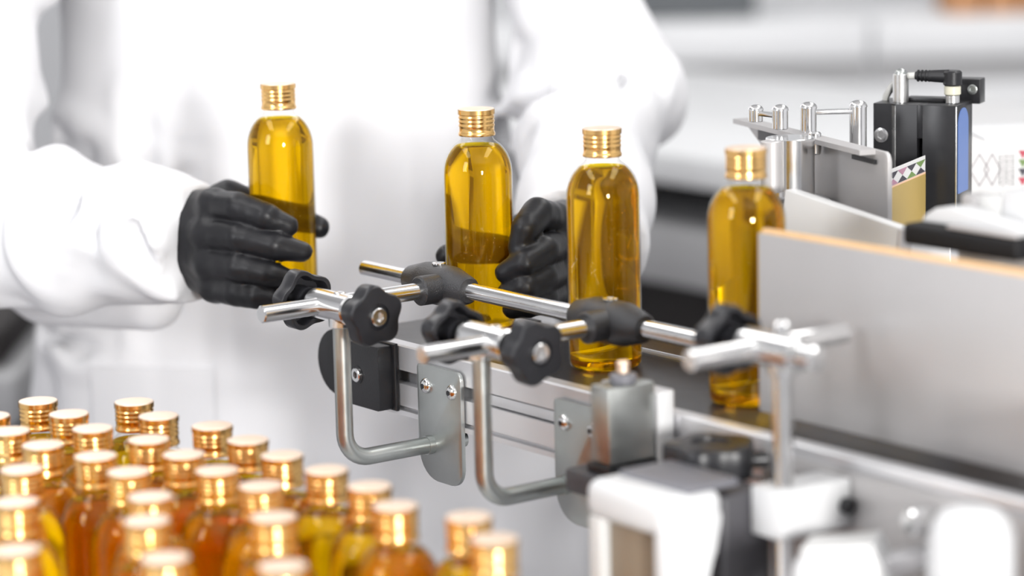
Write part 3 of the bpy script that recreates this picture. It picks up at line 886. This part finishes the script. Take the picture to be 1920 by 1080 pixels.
# the body inside the coat: one continuous figure with head, arms and legs
def body_sdf(X, Y, Z):
    hd = ell(X, Y, Z, (HX, HY - 0.05, 1.63), (0.074, 0.095, 0.115))
    jaw = ell(X, Y, Z, (HX, HY - 0.085, 1.565), (0.052, 0.058, 0.05))
    hd = smin(hd, jaw, 0.03)
    nose = cap(X, Y, Z, (HX, HY - 0.140, 1.645), (HX, HY - 0.162, 1.608), 0.008, 0.013)
    hd = smin(hd, nose, 0.012)
    lip = cap(X, Y, Z, (HX - 0.02, HY - 0.139, 1.572), (HX + 0.02, HY - 0.139, 1.572), 0.006, 0.006)
    hd = smin(hd, lip, 0.006)
    for s in (-1, 1):
        hd = np.maximum(hd, -(ell(X, Y, Z, (HX + s * 0.032, HY - 0.147, 1.640), (0.017, 0.014, 0.011))))
        hd = smin(hd, ell(X, Y, Z, (HX + s * 0.032, HY - 0.128, 1.640), (0.0135, 0.0135, 0.0125)), 0.002)
        hd = smin(hd, ell(X, Y, Z, (HX + s * 0.077, HY - 0.035, 1.625), (0.010, 0.022, 0.032)), 0.006)
    nk = cap(X, Y, Z, (HX, HY + 0.0, 1.40), (HX, HY - 0.03, 1.56), 0.056, 0.052)
    d = smin(hd, nk, 0.03)
    tr = ell(X, Y, Z, (HX, HY, 1.20), (0.165, 0.105, 0.27))
    pv = ell(X, Y, Z, (HX, HY, 0.95), (0.165, 0.11, 0.15))
    d = smin(d, smin(tr, pv, 0.06), 0.05)
    for sh, el, wr in ((rshoulder, relbow, rwrist), (lshoulder, lelbow, lwrist)):
        back = wr - (wr - el) / np.linalg.norm(wr - el) * 0.045
        d = smin(d, smin(cap(X, Y, Z, sh, el, 0.05, 0.04), cap(X, Y, Z, el, back, 0.042, 0.027), 0.02), 0.03)
    for s in (-1, 1):
        hip = (HX + s * 0.09, HY, 0.92); kn = (HX + s * 0.10, HY - 0.015, 0.50); an = (HX + s * 0.105, HY + 0.02, 0.10)
        d = smin(d, smin(cap(X, Y, Z, hip, kn, 0.085, 0.058), cap(X, Y, Z, kn, an, 0.057, 0.038), 0.02), 0.03)
        d = smin(d, cap(X, Y, Z, (HX + s * 0.105, HY + 0.01, 0.05), (HX + s * 0.12, HY - 0.13, 0.035), 0.036, 0.03), 0.02)
    return d
me = net_mesh('body', body_sdf, (HX - 0.42, 2.08, 0.0), (HX + 0.62, 2.80, 1.78), 0.010, 1)
me.transform(Matrix.Translation(-origin(person)))
finish('body', me, 'skin', person, 180)
def hair_sdf(X, Y, Z):
    o = ell(X, Y, Z, (HX, HY - 0.042, 1.645), (0.084, 0.104, 0.118))
    cut = (Y - (HY - 0.095)) * -0.9 + (1.685 - Z) * 0.8
    d = np.maximum(o, cut)
    d = np.maximum(d, 1.56 - Z) + 0.002 * np.sin(160 * X) * np.sin(90 * Y + 60 * Z)
    return d
me = net_mesh('hair', hair_sdf, (HX - 0.12, HY - 0.2, 1.5), (HX + 0.12, HY + 0.1, 1.8), 0.007, 1)
me.transform(Matrix.Translation(-origin(person)))
finish('hair', me, 'hair', person, 180)
def trouser_sdf(X, Y, Z):
    d = None
    for s in (-1, 1):
        hip = (HX + s * 0.088, HY, 0.90); kn = (HX + s * 0.10, HY - 0.01, 0.50); an = (HX + s * 0.105, HY + 0.02, 0.10)
        e = smin(cap(X, Y, Z, hip, kn, 0.098, 0.076), cap(X, Y, Z, kn, an, 0.076, 0.066), 0.02) + 0.003 * np.sin(50 * Z + 20 * X)
        d = e if d is None else smin(d, e, 0.02)
    return np.maximum(np.maximum(d, 0.085 - Z), Z - 0.92)
me = net_mesh('trousers', trouser_sdf, (HX - 0.25, HY - 0.16, 0.05), (HX + 0.25, HY + 0.16, 0.95), 0.010, 1)
me.transform(Matrix.Translation(-origin(person)))
finish('trousers', me, 'trousers', person, 180)
for s in (-1, 1):
    def shoe_sdf(X, Y, Z):
        d = cap(X, Y, Z, (HX + s * 0.105, HY + 0.025, 0.05), (HX + s * 0.122, HY - 0.15, 0.04), 0.046, 0.042)
        d = smin(d, cap(X, Y, Z, (HX + s * 0.105, HY + 0.02, 0.05), (HX + s * 0.105, HY + 0.02, 0.09), 0.045, 0.045), 0.02)
        return np.maximum(d, 0.001 - Z)
    me = net_mesh('shoe', shoe_sdf, (HX + s * 0.11 - 0.08, HY - 0.22, -0.02), (HX + s * 0.11 + 0.08, HY + 0.1, 0.16), 0.007, 1)
    me.transform(Matrix.Translation(-origin(person)))
    finish('shoe', me, 'shoe', person, 60)

# ================================================================== pressure plate (wrap-around station)
t = thing('pressure_plate', W(350, -32, 6), 'large grey steel pressure plate with peach foam backing over the belt', 'plate')
MB().ubox(193, 520, -34, -32, 6.5, 118, 0.4).build('steel_sheet', 'sheet', t)
fo = MB().ubox(194, 520, -31.9, -27, 8, 120.5, 0.6).build('foam_pad', 'foam', t)
MB().ubox(490, 520, -100, -34.2, 30, 60, 2).build('support_arm', 'alu', t)
MB().ubox(490, 520, -100, -80, -225, 29.8, 2).build('support_post', 'alu', t)
MB().ubox(490, 520, -79.8, -66.7, -200, -120, 2).build('foot', 'alu', t)

# ================================================================== machine base under the conveyor
t = thing('machine_base', W(430, -30, FZ), 'light grey machine base with a side panel under the conveyor at the labeller', 'machine')
MB().ubox(232, EU, -66.5, -64, -230, -6, 0.6).build('side_panel', 'sheet', t)
MB().ubox(200, EU, -63.9, 520, FZ, -260, 4).build('cabinet', 'white_paint', t)
MB().ubox(-120, 199.8, 70, 520, FZ, -260, 4).build('cabinet', 'white_paint', t)
MB().ubox(250, EU, -48, 60, -259.5, -50, 3).build('drive_housing', 'bench_grey', t)
pn = MB().rod(W(372, -82, -21), W(372, -66, -21), 0.0075, 0.0015).build('stop_pin', 'chrome', t)
MB().ubox(302, 308, -66.2, -63.9, -20, -14).build('panel_notch', 'black_metal', t)

# ================================================================== label dispenser behind the belt
zt = at(1665, 287, 1.90).z
pr = at(1665, 287, 1.90); pl_ = onz(1402, 222, zt)
ex = (pr - pl_); wid = ex.length; ex.normalize(); ey = Vector((0, 0, 1)).cross(ex); ey.normalize()
if ey.y < 0: ey = -ey
t = thing('label_dispenser', pl_ + ex * wid * 0.5 + ey * 0.06 + Vector((0, 0, -0.075)), 'steel peel plate with chrome rollers and posts feeding the labels', 'dispenser')
h1 = 0.050
ol = rounded([(0, 0), (wid, 0), (wid, -h1), (wid * 0.22, -h1), (wid * 0.13, -0.020), (0, -0.006)], [0.002, 0.006, 0.002, 0.003, 0.002, 0.001])
MB().prism([pl_ + ex * a + Vector((0, 0, b)) for a, b in ol], ey * 0.003, 0.0004).build('peel_plate', 'sheet', t)
MB().prism([pl_ + ex * a + Vector((0, 0, b)) - ey * 0.012 for a, b in ((0.0, 0.0005), (wid * 0.92, 0.0005), (wid * 0.92, -0.003), (0.0, -0.003))], ey * 0.012).build('folded_lip', 'sheet', t)
MB().prism([pl_ + ex * a + Vector((0, 0, b)) - ey * 0.0022 for a, b in ((wid * 0.78, -0.0065), (wid * 0.93, -0.0065), (wid * 0.93, -0.0095), (wid * 0.78, -0.0095))], ey * 0.002).build('slot', 'black_metal', t)
MB().prism([pl_ + ex * a + Vector((0, 0, b)) - ey * 0.0022 for a, b in ((wid * 0.10, -0.006), (wid * 0.36, -0.006), (wid * 0.36, -0.015), (wid * 0.10, -0.013))], ey * 0.002).build('slot', 'dark_grey', t)
MB().prism([pl_ + ex * a + Vector((0, 0, b)) - ey * 0.001 for a, b in ((wid * 0.42, -h1 + 0.001), (wid * 0.80, -h1 + 0.001), (wid * 0.80, -h1 - 0.012), (wid * 0.42, -h1 - 0.012))], ey * 0.0004).build('label_tail', 'paper', t)
for k in range(6):
    a = wid * (0.43 + 0.06 * k)
    MB().prism([pl_ + ex * q + Vector((0, 0, b)) - ey * 0.0013 for q, b in ((a, -h1), (a + wid * 0.045, -h1), (a + wid * 0.03, -h1 - 0.009), (a + wid * 0.015, -h1 - 0.009))], ey * 0.0002).build('printed_zigzag', ('print_dark', 'print_pale')[k % 2], t)
pm = pl_ + ex * wid * 0.56
MB().rod(pm - ey * 0.006 + Vector((0, 0, 0.004)), pm - ey * 0.006 + Vector((0, 0, -0.012)), 0.0045, 0.001).build('stop_pin', 'chrome', t)
def post(x, y0, y1, d, r, dome=True, material='chrome', name='post'):
    a = at(x, y1, d); b = Vector((a.x, a.y, at(x, y0, d).z))
    o = MB().rod(a, b, r, 0.0005).build(name, material, t)
    if dome: MB().dome(b, (0, 0, 1), r * 1.08, r * 0.7).build('dome_nut', 'chrome', o)
    return a, b
post(1482, 255, 365, 1.97, 0.0170, False, 'chrome', 'roller')
post(1447, 262, 360, 1.955, 0.0075, False, 'sheet', 'roller')
post(1516, 200, 262, 2.02, 0.0058)
p1, b1 = post(1609, 196, 330, 2.03, 0.0062)
post(1463, 205, 242, 1.99, 0.0056)
post(1417, 205, 228, 2.01, 0.0052)
b2 = at(1516, 203, 2.02)
MB().box((b1 + Vector((b2.x, b2.y, b1.z))) / 2 - Vector((0, 0, 0.0035)), (Vector((b1.x - b2.x, b1.y - b2.y, 0))) / 2, Vector((0.0, 0.004, 0)), Vector((0, 0, 0.0016)), 0.0006).build('link_bar', 'chrome', t)
b3 = at(1417, 208, 2.01); b4 = at(1463, 210, 1.99)
MB().box((b3 + b4) / 2 - Vector((0, 0, 0.002)), Vector((b4.x - b3.x, b4.y - b3.y, 0)) * 0.62, Vector((0.0, 0.005, 0)), Vector((0, 0, 0.0016)), 0.0006).build('link_bar', 'chrome', t)
fl = at(1482, 380, 1.97)
MB().box(Vector((fl.x + 0.010, fl.y + 0.024, (fl.z + 0.6402) / 2)), Vector((0.020, 0, 0)), Vector((0, 0.022, 0)), Vector((0, 0, (fl.z - 0.6402) / 2)), 0.002).build('base_block', 'bench_grey', t)

# frosted guard strip in front of the dispenser
zg = at(1692, 430, 1.83).z
g1 = at(1692, 430, 1.83); g0 = at(1464, 352.5, 1.915)
gx = (g1 - g0); gl = gx.length; gx.normalize(); gy = Vector((0, 0, 1)).cross(gx).normalized()
if gy.y < 0: gy = -gy
gzv = gx.cross(gy).normalized()
t = thing('guide_block', (g0 + g1) / 2 - Vector((0, 0, 0.06)), 'pale translucent guide block between the foam and the label plate', 'guide')
MB().box((g0 + g1) / 2 + gy * 0.005 - gzv * 0.03, gx * (gl / 2 - 0.004), gy * 0.005, gzv * 0.03, 0.001).build('block', 'frosted', t)
MB().box(g1 + gy * 0.005 - gzv * 0.03 - gx * 0.0018, gx * 0.002, gy * 0.0055, gzv * 0.0295, 0.0006).build('end_plate', 'sheet', t)
gm = (g0 + g1) / 2 + gy * 0.010 - Vector((0, 0, 0.048)); gv = (gm - BO).dot(BV) * 1000; gu = (gm - BO).dot(BU) * 1000; gz = (gm.z - BELT_Z) * 1000
MB().ubox(gu - 8, gu + 8, gv + 3, 84, gz - 6, gz + 6, 1).build('arm', 'alu', t)
MB().ubox(gu - 8, gu + 8, 68, 84, -259.8, gz - 6.1, 1).build('post', 'alu', t)

# ================================================================== label sensor (black block)
DS = 2.03
rot = math.radians(-25)
sx = Vector((math.cos(rot), math.sin(rot), 0)); sy = Vector((-math.sin(rot), math.cos(rot), 0)); sz = Vector((0, 0, 1))
f0 = at(1793, 199, DS)                                # top of the front right vertical edge
px = 1 / (FPX / DS)
def SP(a, b, c): return f0 + sx * (a / 1000) + sy * (b / 1000) + sz * (c / 1000)
t = thing('label_sensor', SP(-25, 20, -95), 'black label sensor block with a blue side panel behind the label plate', 'sensor')
def sbox(a0, a1, b0, b1, c0, c1, bevel=0.4):
    return MB().box(SP((a0 + a1) / 2, (b0 + b1) / 2, (c0 + c1) / 2), sx * ((a1 - a0) / 2000), sy * ((b1 - b0) / 2000), sz * ((c1 - c0) / 2000), bevel / 1000)
sbox(-25.0, 0, 0, 42, -95, 0).build('body', 'black_metal', t)
# left prong with a chamfered front corner
ol = [(-29.0, 0.0), (-45.0, 0.0), (-49, 4.5), (-63, 4.5), (-63, 42), (-29.0, 42)]
MB().prism([SP(a, b, -95) for a, b in ol], sz * 0.095, 0.0003).build('left_prong', 'black_metal', t)
sbox(-29.2, -24.8, 0.3, 42, -24, 0, 0.2).build('bridge', 'black_metal', t)
sbox(-29.2, -24.8, 14, 42, -95, -24.2, 0.2).build('slot_floor', 'black_metal', t)
MB().prism([SP(a, b, -70) for a, b in ((-45.2, -0.15), (-49.2, 4.35), (-49.0, 4.5), (-45.0, 0.0))], sz * 0.069).build('chamfer_trim', 'steel', t)
ob = rounded([(4, -3), (30, -3), (30, -64), (4, -64)], [12, 12, 1, 1], 8)
MB().prism([SP(0.05, b, c) for b, c in ob], sx * 0.0005).build('blue_panel', 'blue', t)
sbox(-0.4, 0.5, -0.4, 0.6, -94, -0.5, 0.2).build('edge_trim', 'steel', t)
socket_screw(t, SP(-57, 4.4, -23), -sy, 0.0052, 0.0010, 'screw', 'chrome')
# steel locating pin
pc = SP(-46, 16, 0)
p = MB().rod(pc, pc + sz * 0.0205, 0.0058, 0.0002).build('locating_pin', 'steel', t)
MB().dome(pc + sz * 0.0205, sz, 0.0048, 0.004).build('dome_head', 'zinc', p)
# right-angle plug with nut, cable and rear bracket
pc = SP(-8, 18, 0)
MB().rod(pc, pc + sz * 0.006, 0.0052, 0.0004).build('socket_nut', 'steel', t)
MB().rod(pc + sz * 0.006, pc + sz * 0.0125, 0.0060, 0.0006).build('ivory_collar', 'ivory', t)
pg = MB().rod(pc + sz * 0.0125, pc + sz * 0.0235, 0.0068, 0.0012)
pe = pc + sz * 0.0192 - sx * 0.0275
pg.tube([pc + sz * 0.0192 - sx * 0.003, pc + sz * 0.0192 - sx * 0.014, pe], [0.0050, 0.0044, 0.0030], 20)
plug = pg.build('angled_plug', 'black', t)
for k in range(4):
    q = pe + sx * (0.0015 + 0.0028 * k)
    MB().rod(q, q + sx * 0.0012, 0.0044, 0.0002, 16).build('grip_ring', 'black', plug)
cp = [pe, pe - sx * 0.006 - sz * 0.0004, pe - sx * 0.012 - sz * 0.003, pe - sx * 0.018 - sz * 0.008 + sy * 0.002, pe - sx * 0.024 - sz * 0.016 + sy * 0.006, pe - sx * 0.028 - sz * 0.026 + sy * 0.014, pe - sx * 0.030 - sz * 0.05 + sy * 0.022]
MB().tube(cp, 0.0026, 14).build('cable', 'grey_cable', t)
rb = sbox(-20, 5.5, 42.3, 56, -3, 15, 0.5).build('rear_bracket', 'black_metal', t)
socket_screw(rb, SP(0, 42.2, 7.5), -sy, 0.0036, 0.0010, 'screw', 'zinc')
sbox(-44, -14, 20, 34, 0.1, 3.0, 0.4).build('cover_plate', 'black_metal', t)
sbox(-60, -5, 5, 40, -(f0.z - BELT_Z) * 1000 - 259.8, -95.1, 1).build('stand', 'alu', t)

# ================================================================== the label strip leaving the sensor
t = thing('label_strip', SP(-40, -8, -95), 'printed label strip with a gold panel running into the black sensor', 'label')
a0 = SP(-26.2, 8, 0); 
qa = at(1734, 290, 2.032); qb = at(1662, 322, 1.955)
qa.z = at(1734, 290, 2.032).z
lx = Vector((qa.x - qb.x, qa.y - qb.y, 0)); ll = lx.length; lx.normalize(); ly = lx.cross(sz)
if ly.y > 0: ly = -ly
zt0 = (qa.z + at(1662, 322, 1.955).z) / 2
qb.z = zt0
def LP(a, c, off=0.0): return qb + lx * (a / 1000) + sz * (c / 1000) + ly * (off / 1000)
LW = ll * 1000
MB().prism([LP(0, 0), LP(LW, 0), LP(LW, -56), LP(0, -56)], ly * 0.0004).build('backing_web', 'paper', t)
MB().prism([LP(8, -13, 0.45), LP(LW - 0.5, -13, 0.45), LP(LW - 0.5, -55, 0.45), LP(8, -55, 0.45)], ly * 0.0004).build('gold_panel', 'gold_paper', t)
MB().prism([LP(6.6, -11.8, 0.41), LP(LW - 0.3, -11.8, 0.41), LP(LW - 0.3, -13, 0.41), LP(8, -13, 0.41), LP(8, -55, 0.41), LP(6.6, -55, 0.41)], ly * 0.0003).build('peach_border', 'print_peach', t)
cols = ['print_dark', 'print_pink', 'print_dark', 'print_green', 'print_dark', 'print_pink']
n = 4
for k in range(n):                                     # zigzag border: triangles in two rows
    a = 3 + (LW - 4) * k / n; w = (LW - 4) / n
    MB().prism([LP(a, -2.6, 0.42), LP(a + w, -2.6, 0.42), LP(a + w / 2, -7.0, 0.42)], ly * 0.0003).build('printed_triangle', cols[k % 6], t)
    MB().prism([LP(a, -11.4, 0.42), LP(a + w, -11.4, 0.42), LP(a + w / 2, -7.4, 0.42)], ly * 0.0003).build('printed_triangle', cols[(k + 1) % 6], t)
for k in range(8):
    c = -13 - 42 * k / 8
    MB().prism([LP(2, c, 0.42), LP(6, c - 2.6, 0.42), LP(2, c - 5.0, 0.42)], ly * 0.0003).build('printed_triangle', ('print_dark', 'print_red', 'print_dark', 'print_green')[k % 4], t)

# ================================================================== carton of labels at the far right
DL = 2.18
q0 = at(1832, 268, DL)
cr = math.radians(6)
kx = Vector((math.cos(cr), math.sin(cr), 0)); ky = Vector((-math.sin(cr), math.cos(cr), 0))
t = thing('label_box', q0 + kx * 0.04 + ky * 0.05 - sz * 0.07, 'white printed box of labels behind the blue panelled sensor', 'box')
def KP(a, b, c): return q0 + kx * (a / 1000) + ky * (b / 1000) + sz * (c / 1000)
MB().box(KP(36, 45, -32), kx * 0.050, ky * 0.045, sz * 0.032, 0.0008).build('carton', 'paper', t)
MB().box(KP(44, 50, 1.5), kx * 0.034, ky * 0.038, sz * 0.0014, 0.0005).build('lid', 'bench_top', t)
def diamond(a, c, w, h, th, material):
    o = [(a - w, c), (a, c + h), (a + w, c), (a, c - h)]
    i = [(a - w + th, c), (a, c + h - th * h / w), (a + w - th, c), (a, c - h + th * h / w)]
    for k in range(4):
        k2 = (k + 1) % 4
        MB().prism([KP(o[k][0], -0.25, o[k][1]), KP(o[k2][0], -0.25, o[k2][1]), KP(i[k2][0], -0.25, i[k2][1]), KP(i[k][0], -0.25, i[k][1])], ky * 0.0002).build('diamond_print', material, t)
diamond(2, -21, 8, 13, 1.0, 'print_pale'); diamond(12, -21, 7, 13, 1.0, 'print_pale')
for k in range(5):
    a = 17.5 + 2.6 * k
    b = MB()
    z = -10.0
    while z > -33:
        hgt = random.uniform(0.8, 2.2)
        b.prism([KP(a, -0.25, z), KP(a + 0.9, -0.25, z), KP(a + 0.9, -0.25, z - hgt), KP(a, -0.25, z - hgt)], ky * 0.0002)
        z -= hgt + random.uniform(0.5, 1.0)
    tag(b.build('text_column', 'print_pale' if k % 2 else 'print_dark', t), kind='stuff')
for k in range(4):
    MB().prism([KP(32.5, -0.25, -7 - 7 * k), KP(40, -0.25, -7 - 7 * k), KP(36, -0.25, -13.5 - 7 * k)], ky * 0.0002).build('colour_print', ('print_red', 'print_green', 'print_dark', 'print_red')[k], t)
hs = (q0.z - 0.064 - 0.6402) / 2
MB().box(KP(36, 45, -64.1 - hs * 1000), kx * 0.045, ky * 0.04, sz * hs, 0.001).build('stand', 'bench_grey', t)

# ================================================================== black roller arm behind the foam
t = thing('roller_arm', W(300, 40, 95), 'black blurred arm lying behind the foam with a pale cover and white block', 'arm')
MB().ubox(254, 348, 28, 60, 111, 124, 3, 3).build('bar', 'matt_black', t)
cv = [(258, 124), (262, 129), (270, 133.5), (284, 135), (304, 132), (345, 127), (345, 124)]
MB().prism([W(a, 40, z) for a, z in cv], BV * 0.018, 0.002).build('cover', 'white', t)
MB().ubox(290, 346, 29.5, 37, 124.2, 126.5, 0.8).build('cover_strip', 'sheet', t)
MB().ubox(286, 304, 60.5, 78, 105, 141, 2).build('grey_block', 'frosted', t)
MB().ubox(304.5, 345, 60.5, 84, 105, 146, 3).build('white_block', 'white', t)
MB().ubox(270, 285.5, 62, 78, 105, 140, 2).build('clip', 'sheet', t)
MB().ubox(262, 345, 67, 86, -259.8, 104.8, 2).build('stand', 'bench_grey', t)

# ================================================================== blurred parts close to the lens
# photo-eye: steel block whose lit end is put in as white, on a black foot
t = thing('photo_eye', W(130, -96, -46), 'steel photo eye block with a lit end face painted white on a black foot', 'sensor')
MB().ubox(128, 147, -116, -79.2, -24, 25, 1.5).build('steel_block', 'zinc', t)
MB().ubox(92, 146, -79, -62.3, -29, 17, 1.5).build('mounting_plate', 'alu', t)
MB().ubox(146.2, 150, -79, -66.8, -30, 17.5, 1.2).build('lit_end_face', 'white', t)  # white sheet added for the key light on the plate's end
pt = W(139, -98, 25)
MB().rod(pt, pt + sz * 0.006, 0.0085, 0.001).build('screw_collar', 'grey_plastic', t)
MB().rod(pt + sz * 0.006, pt + sz * 0.014, 0.004, 0.001).build('brass_tip', 'gold_top_lit', t)
MB().ubox(108, 150, -122, -72, -46, -30.2, 3).build('foot', 'dark_grey', t)
MB().ubox(126, 149, -118, -79, -30.1, -24.2, 1).build('foot_pad', 'black', t)

# white sensor housing with a flared top
hc = at(1245, 985, 1.60)
def HP(a, b, c): return hc + BU * (a / 1000) + BV * (b / 1000) + sz * (c / 1000)
t = thing('sensor_housing', HP(-35, 25, -120), 'large blurred white housing with a dark recessed top under the photo eye', 'housing')
def hbox(a0, a1, b0, b1, c0, c1, bevel):
    return MB().box(HP((a0 + a1) / 2, (b0 + b1) / 2, (c0 + c1) / 2), BU * ((a1 - a0) / 2000), BV * ((b1 - b0) / 2000), sz * ((c1 - c0) / 2000), bevel / 1000, 4)
hbox(-74, 0, 0, 46, -10, 14, 8).build('top_shell', 'white', t)
ol = [(0, -4), (44, 0), (44, -6), (40, -24), (30, -42), (26, -62), (24, -120), (0, -120)]
MB().prism([HP(-10, b, c) for b, c in ol], BU * 0.0095, 0.002).build('front_shell', 'white', t)
hbox(-12, -2, 2, 26, -120, -6, 2).build('corner_post', 'frosted', t)
hbox(-72, -60, 2, 40, -120, -8, 2).build('corner_post', 'frosted', t)
hbox(-60, -12, 8, 40, -120, -9, 2).build('recess', 'tan_metal', t)
hbox(-66, -4, 20, 60, 12, 17, 2).build('dark_lid', 'grey_plastic', t)
hbox(-30, -3, 46.5, 84, -120, 8, 4).build('dark_body', 'dark_grey', t)
hbox(-60, -20, 20, 60, -(hc.z * 1000), -120.2, 3).build('stand_column', 'bench_grey', t)

# black star knob lying flat on the housing
t = thing('clamp_knob', W(172, -100, -30), 'black star knob lying flat beside the tall post', 'knob')
kp = at(1333, 890, 1.70)
t.location = kp
star_knob(t, kp, (0, 0, 1), R=0.029, T=0.020, ph=0.5, screw=False)
MB().rod(kp - sz * 0.03, kp, 0.008, 0.001).build('stem', 'black_metal', t)
MB().ubox(215, 231, -108, -63.2, -56, -48.2, 1).build('stem_bracket', 'black_metal', t)
MB().rod(kp + BV * 0.02 + BU * 0.012 + sz * 0.008, kp + BV * 0.030 + BU * 0.018 + sz * 0.008, 0.005, 0.001).build('screw_tip', 'black_metal', t)

# white clamp block on the post
t = thing('post_clamp', W(300, -90, -40), 'white clamp block holding the tall post to the conveyor side', 'clamp')
MB().ubox(283, 310, -121, -67, -38, -9, 1.5).build('block', 'white', t)
MB().rod(W(310.2, -73, -24), W(316, -73, -24), 0.005, 0.001).build('clamp_screw', 'black_metal', t)

def white_knob(x, y, d, r, h, label):
    top = at(x, y, d)
    prof = [(0.30, 1.0), (0.62, 0.97), (0.86, 0.88), (0.97, 0.74), (1.0, 0.5), (0.98, 0.0)]
    t = thing('cap_nut', top - sz * h, label, 'nut')
    MB().tube([top - sz * (h * (1 - b)) for a, b in prof], [r * a for a, b in prof], 32).build('cap', 'white', t)
    MB().rod(top - sz * (h + 0.004), top - sz * (h + 0.0001), r * 1.15, 0.001, 32).build('washer', 'chrome', t)
    MB().rod(top - sz * (h + 0.09), top - sz * (h + 0.0041), r * 0.4, 0, 20).build('stud', 'chrome', t)
    q = top - sz * (h + 0.098) - BO
    MB().ubox(q.dot(BU) * 1000 - 9, q.dot(BU) * 1000 + 9, q.dot(BV) * 1000 - 10, -66.7, q.z * 1000 - 8, q.z * 1000 + 7.5, 1).build('side_arm', 'alu', t)
white_knob(1822, 950, 1.50, 0.0235, 0.060, 'big blurred white domed knob in the bottom right corner')
white_knob(1527, 1040, 1.52, 0.0125, 0.040, 'small blurred white domed knob at the foot of the tall post')
t = thing('cover_sheet', at(1580, 1080, 1.56), 'pale folded cover sheet below the white clamp block', 'cover')
c0 = at(1500, 1030, 1.57); c1 = at(1628, 1022, 1.57); c2 = at(1665, 1095, 1.57); c3 = at(1500, 1110, 1.57)
MB().prism([c0, c1, c2, c3], Vector((0.01, 0.03, 0.0)), 0.001).build('sheet', 'frosted', t)
q = (c2 + c3) / 2 - BO
MB().ubox(q.dot(BU) * 1000 - 8, q.dot(BU) * 1000 + 8, q.dot(BV) * 1000 + 22, -66.7, q.z * 1000 + 2, q.z * 1000 + 12, 1).build('side_arm', 'alu', t)
MB().prism([c1 + Vector((0, -0.001, 0.0005)), c1 + Vector((0.0012, -0.001, 0.0005)), c2 + Vector((0.0012, -0.001, 0)), c2 + Vector((0, -0.001, 0))], Vector((0.01, 0.03, 0.0))).build('folded_edge', 'white', t)
